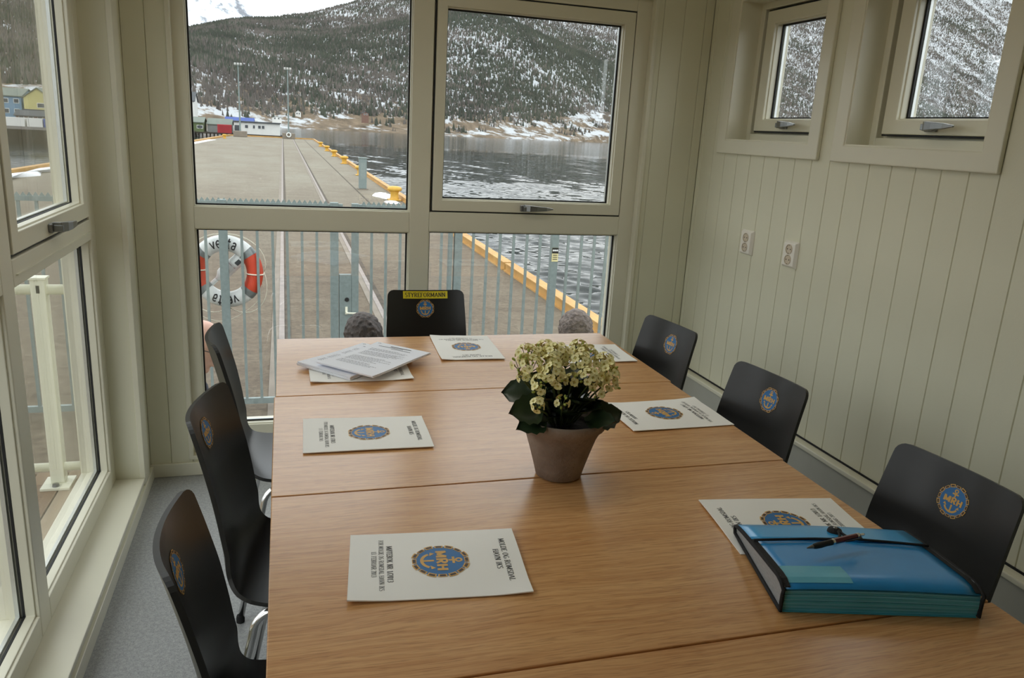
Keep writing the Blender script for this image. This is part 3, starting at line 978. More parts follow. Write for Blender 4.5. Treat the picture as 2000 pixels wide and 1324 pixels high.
# ------------------------------------------------------------------ fill light added above the table, out of view, to brighten it
m, n, l, b = nodes_of('fill_light_diffuser')
b.inputs['Base Color'].default_value = (0.9, 0.9, 0.88, 1)
b.inputs['Emission Color'].default_value = (1.0, 0.965, 0.88, 1)
b.inputs['Emission Strength'].default_value = 4.0
M_fill = m
cl = empty('ceiling_fill_light', (.50, 1.85, ZC)); tag(cl, 'long white fill light added above the table', 'ceiling light')
part('housing', MB().box(-.62, .62, -.14, .14, -.05, 0), M_ceil, cl, bevel=.006)
part('diffuser', MB().box(-.60, .60, -.12, .12, -.072, -.05), M_fill, cl, bevel=.01)

# ------------------------------------------------------------------ wall sockets
def socket(y, z, lab):
    root = empty('wall_socket', (1.802, y, z))
    tag(root, lab, 'socket')
    mb = MB()
    w, h, t, c = .041, .049, .014, .008
    poly0 = [(-w, -h), (w, -h), (w, h), (-w, h)]
    poly1 = [(-w + c, -h + c), (w - c, -h + c), (w - c, h - c), (-w + c, h - c)]
    vs = [(0.002, a, b) for a, b in poly0] + [(-.003, a, b) for a, b in poly0] + [(-t, a, b) for a, b in poly1]
    fs = [(0, 1, 2, 3), (8, 9, 10, 11)]
    for j in (0, 4):
        for i in range(4):
            fs.append((j + i, j + (i + 1) % 4, j + 4 + (i + 1) % 4, j + 4 + i))
    mb.add(vs, fs)
    part('plate', mb, M_socket, root, bevel=0.001)
    for zz in (.0195, -.0195):
        mb = MB()
        mb.lathe([(.0185, -t - .0025), (.0192, -t + .004)], (0, 0, zz), 24, axis='X')
        mb.lathe([(.0165, -t - .0025), (.0185, -t - .0025)], (0, 0, zz), 24, axis='X')
        mb.lathe([(.0165, -t - .0025), (.0160, -t - .0002)], (0, 0, zz), 24, axis='X')
        rr = part('receptacle', mb, M_socketin, root)
        mb = MB()
        disc(mb, .0165, lambda a, b: (-t - .0004, a, b + zz), 24)
        part('well', mb, M_socketin, rr, fix=False)
        mb = MB()
        for s in (-1, 1):
            disc(mb, .0026, lambda a, b, s=s: (-t - .0007, a + s * .0085, b + zz), 10, rings=1)
            mb.box(-t - .0022, -t, -.002 , .002, zz + s * .0155 - .0012, zz + s * .0155 + .0012)
        part('pin_hole', mb, M_dark, rr, fix=False)
    return root
socket(2.748, 1.081, 'white double socket nearer the far corner')
socket(2.458, 1.079, 'white double socket nearer the camera, under the windows')

# ------------------------------------------------------------------ tables
TZ = 0.735
def table(x0, x1, y0, y1, lab):
    root = empty('meeting_table', ((x0 + x1) / 2, (y0 + y1) / 2, 0))
    tag(root, lab, 'table', 'beech tables pushed together in a row')
    w, d = (x1 - x0) / 2, (y1 - y0) / 2
    part('tabletop', MB().box(-w, w, -d, d, TZ - .024, TZ), M_wood, root, bevel=0.0018)
    for sx in (-1, 1):
        for sy in (-1, 1):
            mb = MB()
            mb.lathe([(.02, .012), (.02, TZ - .06)], (sx * (w - .06), sy * (d - .06), 0), 16, cap0=True, cap1=True)
            lg = part('leg', mb, M_tableleg, root, smooth=False)
            mb = MB().lathe([(.024, 0), (.026, .004), (.022, .014)], (sx * (w - .06), sy * (d - .06), 0), 16, cap0=True, cap1=True)
            part('foot', mb, M_dark, lg)
    mb = MB()
    mb.box(-w + .06, w - .06, d - .075, d - .045, TZ - .064, TZ - .024)
    mb.box(-w + .06, w - .06, -d + .045, -d + .075, TZ - .064, TZ - .024)
    mb.box(-w + .045, -w + .075, -d + .06, d - .06, TZ - .064, TZ - .024)
    mb.box(w - .075, w - .045, -d + .06, d - .06, TZ - .064, TZ - .024)
    part('apron_frame', mb, M_tableleg, root)
    return root
table(-0.033, 1.152, 2.075, 2.667, 'beech meeting table farthest off, next to the harbour window')
table(-0.037, 1.144, 1.474, 2.071, 'beech meeting table second from the harbour window')
table(-0.0365, 1.138, 0.882, 1.470, 'beech meeting table third from the harbour window, under the flower pot')
table(-0.040, 1.140, 0.284, 0.878, 'beech meeting table nearest the camera')

# ------------------------------------------------------------------ chairs
PROF = [(.205, .424), (.195, .435), (.165, .444), (.10, .447), (.02, .443), (-.07, .438), (-.135, .438), (-.175, .448), (-.203, .470), (-.220, .505),
        (-.230, .555), (-.241, .62), (-.255, .69), (-.273, .765), (-.293, .84)]
def catmull(P, n):
    P = [np.array(p, float) for p in P]
    out = []
    for i in range(len(P) - 1):
        p0, p1, p2, p3 = P[max(i - 1, 0)], P[i], P[i + 1], P[min(i + 2, len(P) - 1)]
        for j in range(n):
            t = j / n
            out.append(0.5 * ((2 * p1) + (-p0 + p2) * t + (2 * p0 - 5 * p1 + 4 * p2 - p3) * t * t + (-p0 + 3 * p1 - 3 * p2 + p3) * t ** 3))
    out.append(P[-1])
    return np.array(out)
CURVE = catmull(PROF, 8)
ARC = np.concatenate([[0], np.cumsum(np.hypot(*np.diff(CURVE, axis=0).T))])
ALEN = ARC[-1]
def prof_at(s):
    y = np.interp(s, ARC, CURVE[:, 0]); z = np.interp(s, ARC, CURVE[:, 1])
    e = 0.004
    y2 = np.interp(min(s + e, ALEN), ARC, CURVE[:, 0]) - np.interp(max(s - e, 0), ARC, CURVE[:, 0])
    z2 = np.interp(min(s + e, ALEN), ARC, CURVE[:, 1]) - np.interp(max(s - e, 0), ARC, CURVE[:, 1])
    d = math.hypot(y2, z2)
    return y, z, (z2 / d, -y2 / d)      # normal towards the sitter
def half_at(s):
    t = s / ALEN
    w = np.interp(t, [0, .12, .3, .46, .55, .66, .8, 1.0], [.183, .190, .190, .178, .160, .157, .157, .149])
    rc = .05
    if s < rc: w = w - rc + math.sqrt(max(0, rc * rc - (rc - s) ** 2))
    rt = .024
    if ALEN - s < rt: w = w - rt + math.sqrt(max(0, rt * rt - (rt - (ALEN - s)) ** 2))
    return w
def cup(s):
    t = s / ALEN
    return np.interp(t, [0, .3, .5, .62, 1.0], [.0, .006, .016, .036, .041])
def shell_pt(s, x, off=0.0):
    y, z, nr = prof_at(s)
    c = cup(s) * (x / .17) ** 2
    return Vector((x, y + nr[0] * (off + c), z + nr[1] * (off + c)))
def make_chair():
    root = empty('stacking_chair')
    n = 64
    ss = np.concatenate([[0, .002, .006, .012, .02, .032, .045], np.linspace(.06, ALEN - .03, n), [ALEN - .02, ALEN - .012, ALEN - .006, ALEN - .002, ALEN]])
    us = np.linspace(-1, 1, 15)
    th = .010
    mb = MB()
    F, B = [], []
    for s in ss:
        h = half_at(s)
        F.append([shell_pt(s, u * h, 0) for u in us])
        B.append([shell_pt(s, u * h, -th) for u in us])
    ns, nu = len(ss), len(us)
    idx = lambda i, j: i * nu + j
    fs = [(idx(i, j), idx(i, j + 1), idx(i + 1, j + 1), idx(i + 1, j)) for i in range(ns - 1) for j in range(nu - 1)]
    mb.add([p for r_ in F for p in r_], fs, 0)
    mb.add([p for r_ in B for p in r_], [tuple(reversed(f)) for f in fs], 0)
    border = [(i, 0) for i in range(ns)] + [(ns - 1, j) for j in range(1, nu)] + [(i, nu - 1) for i in range(ns - 2, -1, -1)] + [(0, j) for j in range(nu - 2, 0, -1)]
    nb = len(border)
    vs = [F[i][j] for i, j in border] + [B[i][j] for i, j in border]
    mb.add(vs, [(k, (k + 1) % nb, nb + (k + 1) % nb, nb + k) for k in range(nb)], 1)
    shell = part('shell', mb, [M_black, M_blackedge], root, smooth=True)
    for p in shell.data.polygons:
        if p.material_index == 1: p.use_smooth = False
    # chrome legs: bent tubes from a plate under the seat
    mb = MB()
    mb.box(-.150, .150, -.07, -.045, .412, .426)
    mb.box(-.150, .150, .045, .07, .412, .430)
    part('seat_plate', mb, M_tableleg, root)
    for sx in (-1, 1):
        for sy, yy in ((1, .12), (-1, -.145)):
            pts = [(sx * .150, 0, .416), (sx * .152, yy * .55, .416)]
            for a in np.linspace(80, 5, 8):
                pts.append((sx * (.153 + .004 * math.cos(R(a))), yy - sy * .05 + sy * .06 * math.cos(R(a)), .356 + .060 * math.sin(R(a))))
            pts.append((sx * .188, yy + sy * .085, .01))
            lg = part('leg', MB().tube(pts, .0095, 12), M_chrome, root, smooth=True)
            mb = MB().lathe([(.012, 0), (.0125, .012), (.0105, .022)], (sx * .1885, yy + sy * .0855, 0), 12, cap0=True, cap1=True)
            part('foot_cap', mb, M_dark, lg)
    mb = MB()
    cs = ALEN - .073
    surf = lambda a, b, lift: shell_pt(cs + b, -a, lift + .0006)
    emblem(mb, .0355, surf)
    em = part('emblem', mb, [M_eblue, M_egold, M_edark], root, fix=False)
    em['label'] = 'round blue and gold anchor badge'
    return root
chair0 = make_chair()
chairs = [
    (0.072, 2.348, -90, 2.3, 'black plywood chair on the left, farthest from the camera'),
    (0.092, 1.7045, -90, -9, 'black plywood chair on the left, middle of three'),
    (0.102, 1.173, -90, 1.5, 'black plywood chair on the left, nearest the camera'),
    (1.026, 2.330, 90, 8, 'black plywood chair on the right, by the far corner'),
    (1.032, 1.755, 90, 5.5, 'black plywood chair on the right, middle of three'),
    (1.050, 1.130, 90, 4.5, 'black plywood chair on the right, behind the blue folder'),
    (0.525, 2.680, 180, 0, 'black plywood chair with yellow name label at the head of the table'),
]
for i, (x, y, rz, dr, lab) in enumerate(chairs):
    c = chair0 if i == 0 else dup_tree(chair0)
    c.location = (x, y, 0)
    c.rotation_euler = (0, 0, R(rz + dr))
    tag(c, lab, 'chair', 'black chairs with badge around the table')
# yellow name label on the chair at the head
mb = MB()
ls = ALEN - .019
lf = lambda a, b, lift=.0008: shell_pt(ls + b, -a, lift)
vs, fs = [], []
for j in range(9):
    a = -.088 + .176 * j / 8
    vs += [lf(a, -.0145), lf(a, .0145)]
fs = [(2 * j, 2 * j + 2, 2 * j + 3, 2 * j + 1) for j in range(8)]
mb.add(vs, fs, 0)
text(mb, 'STYREFORMANN', 0, -.0082, .0165, lambda a, b: lf(a, b, .0013), width=.160, bold=.085, thin=.045, m=1)
o = part('name_label', mb, [M_yellow, M_ink], c, fix=False)
o['label'] = 'yellow name label with black capitals'

# ------------------------------------------------------------------ booklets
def wave(a, b, k):
    return .0016 + .0013 * math.sin(9 * b + k) * math.sin(16 * a + 1.3 * k) + (.004 * max(0, (a - .06) / .045) * max(0, (abs(b) - .09) / .06) if k == 1 else 0) \
        + .0014 * (1 + math.sin(22 * a + 8 * b + 2 * k))
def make_booklet_parts(k):
    """A4 sheet, x across, y up the page"""
    na, nb_ = 10, 14
    W, Hh, t = .105, .1485, .0011
    mb = MB()
    top, bot = [], []
    for j in range(nb_ + 1):
        for i in range(na + 1):
            a, b = -W + 2 * W * i / na, -Hh + 2 * Hh * j / nb_
            z = wave(a, b, k)
            top.append((a, b, z + t)); bot.append((a, b, z * .8))
    q = lambda i, j: j * (na + 1) + i
    fs = [(q(i, j), q(i + 1, j), q(i + 1, j + 1), q(i, j + 1)) for j in range(nb_) for i in range(na)]
    mb.add(top, fs); mb.add(bot, [tuple(reversed(f)) for f in fs])
    bd = [q(i, 0) for i in range(na + 1)] + [q(na, j) for j in range(1, nb_ + 1)] + [q(i, nb_) for i in range(na - 1, -1, -1)] + [q(0, j) for j in range(nb_ - 1, 0, -1)]
    nbd = len(bd)
    mb.add([top[i] for i in bd] + [bot[i] for i in bd], [(i, (i + 1) % nbd, nbd + (i + 1) % nbd, nbd + i) for i in range(nbd)])
    sheet = mb.mesh('booklet', M_paper); fix_normals(sheet)
    f = lambda a, b, lift=.0004: (a, b, wave(a, b, k) + t + lift)
    mb = MB()
    text(mb, 'MOLDE OG ROMSDAL', 0, .1165, .0098, f, width=.134)
    text(mb, 'HAVN IKS', 0, .1010, .0098, f, width=.061)
    letter = mb.mesh('title_lettering', M_ink)
    mb = MB()
    text(mb, 'MØTEBOK NR 1/2013', 0, -.0850, .0095, f, width=.115)
    text(mb, 'FOR MOLDE OG ROMSDAL HAVN IKS', 0, -.0985, .0080, f, width=.160, bold=.06)
    text(mb, '13. FEBRUAR 2013', 0, -.1110, .0080, f, width=.081, bold=.06)
    letter2 = mb.mesh('date_lettering', M_ink)
    mb = MB()
    emblem(mb, .0505, lambda a, b, lift: f(a, b + .006, .0003 + lift * .6))
    emb = mb.mesh('emblem', [M_eblue, M_egold, M_edark])
    return sheet, letter, emb, letter2
BK = [make_booklet_parts(k) for k in (0, 1)]
def booklet(x, y, rz, k, lab, z=TZ):
    s, l_, e, l2 = BK[k]
    o = link('meeting_booklet', s)
    o.location = (x, y, z + .0002)
    o.rotation_euler = (0, 0, R(rz))
    tag(o, lab, 'booklet', 'printed meeting booklets on the table')
    link('title_lettering', l_, o)
    link('date_lettering', l2, o)
    em = link('emblem', e, o)
    em['label'] = 'blue anchor emblem'
    return o
# up of the page: +x -> rz=-90, -x -> rz=90, -y -> rz=180
booklet(.240, 1.169, -90 - 6, 1, 'white booklet lying in front of the left chair nearest the camera')
booklet(.180, 1.773, -90 - 1.5, 0, 'white booklet in front of the middle left chair')
booklet(.5895, 2.502, 180 - 2.5, 1, 'white booklet in front of the chair with the yellow label')
booklet(.9865, 2.390, 90 - 2, 0, 'white booklet partly hidden behind the flowers, by the far right chair')
booklet(.993, 1.797, 90 + 1.5, 1, 'white booklet right of the flower pot')
booklet(.952, 1.180, 90 - 8, 0, 'white booklet half covered by the blue folder')
booklet(.209, 2.277, -90 + 0.5, 1, 'white booklet at the bottom of the paper pile')

# two stapled reports thrown on top of the lower booklet
def report(x, y, rz, z, thick, lab, sheets, mi, tilt=(0, 0), curl=0.0):
    o = empty('stapled_report', (x, y, z))
    o.rotation_euler = (R(tilt[0]), R(tilt[1]), R(rz))
    tag(o, lab, 'report')
    W, Hh = .105, .1485
    def zf(a, b): return .0025 * math.sin(14 * b + 1) * math.sin(12 * a) + curl * max(0, (b + .02) / .17) ** 2 + curl * .8 * max(0, (-b - .05) / .1) ** 2
    for q_ in range(sheets):
        j = random.uniform(-.0025, .0025) if q_ < sheets - 1 else 0
        z0, z1 = thick * q_ / sheets, thick * (q_ + .8) / sheets
        mb = MB(); na, nb_ = 6, 10
        vs, vb = [], []
        for jj in range(nb_ + 1):
            for i in range(na + 1):
                a, b = -W + 2 * W * i / na, -Hh + 2 * Hh * jj / nb_
                vs.append((a + j, b + j, z1 + zf(a, b))); vb.append((a + j, b + j, z0 + zf(a, b)))
        q = lambda i, jj: jj * (na + 1) + i
        fs = [(q(i, jj), q(i + 1, jj), q(i + 1, jj + 1), q(i, jj + 1)) for jj in range(nb_) for i in range(na)]
        mb.add(vs, fs); mb.add(vb, [tuple(reversed(f)) for f in fs])
        bd = [q(i, 0) for i in range(na + 1)] + [q(na, jj) for jj in range(1, nb_ + 1)] + [q(i, nb_) for i in range(na - 1, -1, -1)] + [q(0, jj) for jj in range(nb_ - 1, 0, -1)]
        n_ = len(bd)
        mb.add([vs[i] for i in bd] + [vb[i] for i in bd], [(i, (i + 1) % n_, n_ + (i + 1) % n_, n_ + i) for i in range(n_)])
        part('sheet', mb, M_paper2 if mi else M_paper, o)
    f = lambda a, b: (a, b, thick * (sheets - .2) / sheets + zf(a, b) + .0006)
    mb = MB()
    stroke_poly(mb, [(-.035, .128), (.045, .128)], .002, .0022, f, 0)
    stroke_poly(mb, [(-.075, .117), (.02, .117)], .002, .0012, f, 0)
    stroke_poly(mb, [(-.02, .108), (.055, .108)], .002, .0012, f, 0)
    yy = .085
    for r_ in range(22):
        xx = -.08
        if r_ in (3, 9, 10, 17): yy -= .008; continue
        end = random.uniform(.02, .08)
        while xx < end:
            w = random.uniform(.004, .013)
            stroke_poly(mb, [(xx, yy), (min(xx + w, end), yy)], .001, .0011, f, 1)
            xx += w + .0025
        yy -= .0083
    part('print', mb, [M_ink, M_inkgrey], o, fix=False)
    mb = MB().tube([f(-.092, .135), (-.091, .137, f(-.092, .135)[2] + .0008), f(-.083, .14)], .0005, 5)
    part('staple', mb, M_handle, o)
    return o
report(.208, 2.352, -46, TZ + .0078, .012, 'thick white report turned askew in the middle of the paper pile', 3, 1)
report(.260, 2.318, -44, TZ + .0222, .006, 'white stapled report lying on top of the paper pile', 2, 1, curl=.003)

# ------------------------------------------------------------------ flower pot
PX, PY = .570, 1.482
pot = empty('potted_kalanchoe', (PX, PY, TZ))
tag(pot, 'grey terracotta pot of pale yellow flowers in the middle of the table', 'potted plant')
prof = [(.0, .001), (.046, .001), (.0505, .004), (.056, .025), (.066, .060), (.077, .095), (.0855, .112), (.0875, .114), (.094, .120), (.0975, .132), (.0985, .140), (.096, .1435), (.092, .142), (.088, .13), (.082, .112), (.078, .108)]
part('pot', MB().lathe(prof, seg=48), M_pot, pot, smooth=True)
part('soil', MB().lathe([(0.0, .118), (.04, .117), (.086, .114)], seg=24), M_soil, pot, smooth=True)
def leaf_mesh(seed):
    rr = random.Random(seed)
    mb = MB()
    n = 9
    L_, W = .066, .031
    vs, fs = [], []
    bend = rr.uniform(.1, .4)
    for i in range(n + 1):
        t = i / n
        w = W * (math.sin(math.pi * min(1, t * .98 + .02) ** .8) ** .7) * (1 + .09 * math.sin(t * 26))
        if t < .18: w = W * (.12 + t * 1.8)
        x = L_ * t
        z = -bend * L_ * t * t
        for s, k in ((-1, .012), (-.5, .003), (0, 0), (.5, .003), (1, .012)):
            vs.append((x, s * w, z + k * (1 - .5 * t)))
    for i in range(n):
        for k in range(4):
            fs.append((i * 5 + k, i * 5 + k + 1, (i + 1) * 5 + k + 1, (i + 1) * 5 + k))
    mb.add(vs, fs)
    return mb.mesh('leaf', M_leaf, True)
LEAVES = [leaf_mesh(s) for s in range(4)]
def leaf(x, y, z, az, el, sc, k, roll=0):
    o = link('leaf', LEAVES[k % 4], pot)
    o.location = (x, y, z)
    o.rotation_euler = Matrix.Rotation(az, 3, 'Z').to_euler()
    m = Matrix.Rotation(az, 3, 'Z') @ Matrix.Rotation(-el, 3, 'Y') @ Matrix.Rotation(roll, 3, 'X')
    o.rotation_euler = m.to_euler()
    o.scale = (sc, sc, sc)
for i in range(13):                                       # lower whorl hanging over the rim
    a = 2 * math.pi * (i + .25) / 13
    r0 = .03
    leaf(r0 * math.cos(a), r0 * math.sin(a), .135 + .012 * random.random(), a, R(random.uniform(22, 38) + 16 * max(0, -math.sin(a))), random.uniform(.92, 1.1), i, random.uniform(-.3, .3))
for i in range(14):
    a = 2 * math.pi * (i + .6) / 14
    leaf(.028 * math.cos(a), .028 * math.sin(a), .16 + .02 * random.random(), a, R(random.uniform(20, 50)), random.uniform(.9, 1.2), i + 1, random.uniform(-.4, .4))
for i in range(10):
    a = 2 * math.pi * (i + .1) / 10
    leaf(.02 * math.cos(a), .02 * math.sin(a), .185 + .02 * random.random(), a, R(random.uniform(30, 65)), random.uniform(.8, 1.05), i + 2, random.uniform(-.4, .4))
# two big leaves that stand out to the left, one to the right
leaf(-.066, -.012, .195, R(172), R(8), 1.1, 0, -.9)
leaf(-.060, -.045, .168, R(185), R(4), 1.15, 1, -.7)
leaf(-.056, -.055, .146, R(192), R(6), .95, 2, -.6)
leaf(.048, -.05, .140, R(-8), R(22), 1.05, 3, .8)
leaf(.030, -.060, .142, R(-40), R(20), 1.0, 3, .4)
mb = MB()
for q in range(4):                                         # four petals round a small throat
    a = math.pi / 2 * q + .4
    ca, sa = math.cos(a), math.sin(a)
    pts = [(.0012, 0, -.002), (.003, -.0034, .0006), (.0058, -.0050, .0014), (.0082, -.0034, .0004), (.0090, 0, .0), (.0082, .0034, .0004), (.0058, .0050, .0014), (.003, .0034, .0006)]
    mb.add([(x * ca - y * sa, x * sa + y * ca, z) for x, y, z in pts], [tuple(range(8))], 0)
mb.lathe([(.0019, .0006), (.0012, -.002), (.0016, -.007)], seg=6, m=1, cap0=True)
FLOWER = mb.mesh('flower', [M_petal, M_petal2])
mb = MB().ell((0, 0, 0), (.0028, .0028, .004), 6, 4)
BUD = mb.mesh('flower_bud', M_bud, True)
CL = [
    (0.4877, 1.500, 1.0059, 0.024, 15),
    (0.4815, 1.450, 0.9996, 0.022, 14),
    (0.4697, 1.455, 0.9733, 0.014, 7),
    (0.5393, 1.530, 1.0022, 0.026, 16),
    (0.5518, 1.490, 1.0058, 0.028, 18),
    (0.5750, 1.500, 0.9905, 0.022, 13),
    (0.5241, 1.460, 0.9977, 0.022, 14),
    (0.5186, 1.420, 0.9904, 0.024, 16),
    (0.5317, 1.415, 0.9766, 0.018, 10),
    (0.4899, 1.420, 0.9740, 0.016, 8),
    (0.4859, 1.405, 0.9612, 0.012, 6),
    (0.5602, 1.420, 0.9732, 0.014, 7),
    (0.6222, 1.550, 1.0024, 0.022, 14),
    (0.6196, 1.500, 0.9997, 0.026, 16),
    (0.5938, 1.460, 0.9982, 0.022, 13),
    (0.6520, 1.480, 0.9852, 0.026, 17),
    (0.6552, 1.450, 0.9749, 0.022, 13),
    (0.6569, 1.440, 0.9548, 0.018, 9),
    (0.5958, 1.420, 0.9765, 0.023, 15),
    (0.6152, 1.430, 0.9623, 0.018, 9),
    (0.6191, 1.420, 0.9464, 0.016, 8),
    (0.4805, 1.390, 0.9341, 0.014, 8),
    (0.5325, 1.390, 0.9384, 0.014, 8),
    (0.4615, 1.470, 0.9953, 0.018, 9),
    (0.5148, 1.520, 1.0044, 0.020, 11),
]
for ci, (cx, cy, cz, rad, nf) in enumerate(CL):
    cx, cy, cz = cx - PX, cy - PY, cz - TZ
    st = MB()
    rootp = Vector((cx * .25, cy * .25 + 0.005, .12))
    head = Vector((cx, cy, cz - rad * .7))
    mid = rootp.lerp(head, .55) + Vector((0, 0, .01))
    st.tube([rootp, mid, head], [.0026, .0022, .0016], 6)
    outd = Vector((cx, cy - .02, cz - .16))
    outd = (outd.normalized() * .7 + Vector((0, -.25, .75))).normalized()
    pts = []
    for q in range(nf):
        zz = 1 - (q + .5) / nf * 1.15
        a = q * 2.39996
        rr = math.sqrt(max(0, 1 - zz * zz))
        d = Vector((rr * math.cos(a), rr * math.sin(a), zz))
        d = (Vector((0, 0, 1)).rotation_difference(outd)) @ d
        pts.append((Vector((cx, cy, cz)) + d * rad * random.uniform(.9, 1.08), d))
    for p, d in pts[::2]:
        st.tube([head, p - d * .005], .0009, 4)
    stem = part('flower_cluster', st, M_stem, pot)
    for p, d in pts:
        bud = random.random() < (.06 if rad > .02 else .3)
        o = link('flower_bud' if bud else 'flower', BUD if bud else FLOWER, stem)
        o.location = p
        q = Vector((0, 0, 1)).rotation_difference((d + Vector((random.uniform(-.25, .25), random.uniform(-.25, .25), random.uniform(-.1, .3)))).normalized())
        o.rotation_euler = q.to_euler()
        s = random.uniform(.92, 1.15)
        o.scale = (s, s, s)

# ------------------------------------------------------------------ blue expanding folder
fo = empty('expanding_folder', (.945, 1.000, TZ + .0035))
fo.rotation_euler = (R(1.2), 0, R(-14.3))
tag(fo, 'blue translucent plastic folder with black binding and elastic cord', 'folder')
FW, FD = .165, .120
def fth(b):      # thickness along depth b (-FD near ... FD far)
    t = (b + FD) / (2 * FD)
    return .034 * max(0.0, 1 - t) ** .8 + .018
def ftop(a, b, lift=0.0):
    t = (b + FD) / (2 * FD)
    z = fth(b) + .004 * math.cos(a / FW * 1.5) - (.012 * max(0, 1 - t / .14) ** 2)
    return (a, b, z + lift)
def fbot(a, b): return (a, b, .0005)
def sheetmb(a0, a1, b0, b1, fa, na=12, nb_=14):
    mb = MB(); vs = []
    for j in range(nb_ + 1):
        for i in range(na + 1):
            vs.append(fa(a0 + (a1 - a0) * i / na, b0 + (b1 - b0) * j / nb_))
    fs = [(j * (na + 1) + i, j * (na + 1) + i + 1, (j + 1) * (na + 1) + i + 1, (j + 1) * (na + 1) + i) for j in range(nb_) for i in range(na)]
    mb.add(vs, fs)
    return mb
def slab(a0, a1, b0, b1, fa, t, na=12, nb_=14):
    mb = sheetmb(a0, a1, b0, b1, lambda a, b: fa(a, b), na, nb_)
    mb2 = sheetmb(a0, a1, b0, b1, lambda a, b: (fa(a, b)[0], fa(a, b)[1], fa(a, b)[2] - t), na, nb_)
    n1 = len(mb.v)
    mb.add(mb2.v, [tuple(reversed(f)) for f in mb2.f])
    q = lambda i, j: j * (na + 1) + i
    bd = [q(i, 0) for i in range(na + 1)] + [q(na, j) for j in range(1, nb_ + 1)] + [q(i, nb_) for i in range(na - 1, -1, -1)] + [q(0, j) for j in range(nb_ - 1, 0, -1)]
    k_ = len(bd)
    for i in range(k_):
        mb.f.append((bd[i], bd[(i + 1) % k_], n1 + bd[(i + 1) % k_], n1 + bd[i])); mb.m.append(0)
    return mb
part('front_cover', slab(-FW + .004, FW - .004, -FD + .002, FD, ftop, .0012), M_folder, fo, smooth=True)
part('back_cover', slab(-FW + .004, FW - .004, -FD, FD, lambda a, b: (a, b, .0018), .0016), M_folderteal, fo)
for q in range(11):                                       # pocket sheets, seen at the near edge and the ends
    t = (q + .6) / 11.6
    fa = lambda a, b, t=t: (a, b + random.uniform(-.0004, .0004), .002 + (ftop(a, b)[2] - .004) * t)
    part('pocket_sheet', slab(-FW + .004, FW - .003, -FD + .001 + .0012 * abs(q - 5) * .4, FD - .004, fa, .0034 if q % 3 else .0026, 6, 6), M_folderteal if q % 2 else M_foldertab, fo)
part('flap', slab(-FW + .004, FW - .004, FD * .40, FD + .001, lambda a, b: ftop(a, b, .0022), .0012, 12, 6), M_folderflap, fo, smooth=True)
mb = slab(-FW + .008, -FW + .118, -FD + .012, -FD + .062, lambda a, b: ftop(a, b, .0004), .0003, 6, 4)
part('paper_tab', mb, M_foldertab, fo)
for s in (-1, 1):
    mb = MB()
    prev = None
    pts = [ftop(s * FW, FD - (2 * FD) * i / 16) for i in range(17)] + [(s * FW, -FD + .0015, .030), (s * FW, -FD + .0015, .016), (s * FW, -FD, .003)] + [(s * FW, -FD + 2 * FD * i / 8, .003) for i in range(1, 9)] + [(s * FW, FD + .004, .012)]
    mb.tube(pts + [pts[0]], .0034, 8)
    part('binding', mb, M_binding, fo, smooth=True)
M_gusset = mat('smoky_gusset_plastic', (150, 154, 156), 0.4, vary=0.15, vscale=40, stretch=(1, 3, 20))
for s_ in (-1, 1):                                         # smoky folded gusset closing each end
    mb = MB()
    for i in range(3):
        a_ = s_ * (FW - .0030 + .0012 * (i % 2))
        poly = [(-FD + .004, .003), (FD - .002, .003)] + [(FD - .002 - (2 * FD - .006) * k / 10, ftop(0, FD - .002 - (2 * FD - .006) * k / 10)[2] - .002) for k in range(11)]
    mb.prism(poly, lambda a, b: (a_, a, b), lambda a, b: (a_ + s_ * .0010, a, b))
    part('gusset', mb, M_gusset, fo)
for s_ in (-1, 1):                                         # black fabric tape on both ends of the cover
    a0, a1 = sorted((s_ * (FW - .012), s_ * (FW + .0005)))
    part('edge_tape', slab(a0, a1, -FD + .004, FD, lambda a, b: ftop(a, b, .0016), .0012, 2, 14), M_binding, fo)
mb = MB()
zc = FD * .40
cord = [ftop(-FW + .004, zc - .012, .005), ftop(-.06, zc - .004, .005), ftop(-.008, zc - .001, .005), ftop(.006, zc + .012, .006), ftop(.012, zc + .030, .008), ftop(.018, zc + .012, .006), ftop(.03, zc + .002, .005), ftop(.09, zc - .004, .005), ftop(FW - .004, zc - .010, .005)]
cc = catmull(cord, 5)
part('elastic_cord', MB().tube([tuple(p) for p in cc], .0024, 8), M_binding, fo, smooth=True)
bx_, by_, bz_ = ftop(.010, zc + .040, .003)
mb = MB().lathe([(.0, .0085), (.005, .008), (.012, .005), (.0135, .001), (.0135, -.001)], (bx_, by_, bz_), 20, cap1=True)
bt = part('button', mb, M_binding, fo, smooth=True)
part('button_rivet', MB().lathe([(.0, .0098), (.003, .0095), (.0042, .0078)], (bx_, by_, bz_), 12), M_handle, bt, smooth=True)

# ------------------------------------------------------------------ pen
pen = empty('ballpoint_pen', (0, 0, 0))
tag(pen, 'burgundy and black ballpoint pen lying on the blue folder', 'pen')
LP = .140
r_ = .0046
mb = MB().lathe([(.0006, 0), (.0011, .001), (.0032, .012), (.0036, .014)], seg=14, axis='X', cap0=True)
part('tip', mb, M_handle, pen, smooth=True)
mb = MB().lathe([(.0036, .0138), (.0050, .020), (.0056, .032), (.0050, .044), (.0053, .058)], seg=18, axis='X')
part('grip', mb, M_pengrip, pen, smooth=True)
part('collar', MB().lathe([(.0053, .058), (.0055, .0585), (.0055, .063), (.0053, .0635)], seg=18, axis='X'), M_chrome, pen, smooth=True)
part('barrel', MB().lathe([(.0052, .0635), (.0054, .09), (.0050, .118)], seg=18, axis='X'), M_penred, pen, smooth=True)
part('end_collar', MB().lathe([(.0050, .118), (.0052, .1185), (.0050, .125), (.0030, .126)], seg=18, axis='X'), M_chrome, pen, smooth=True)
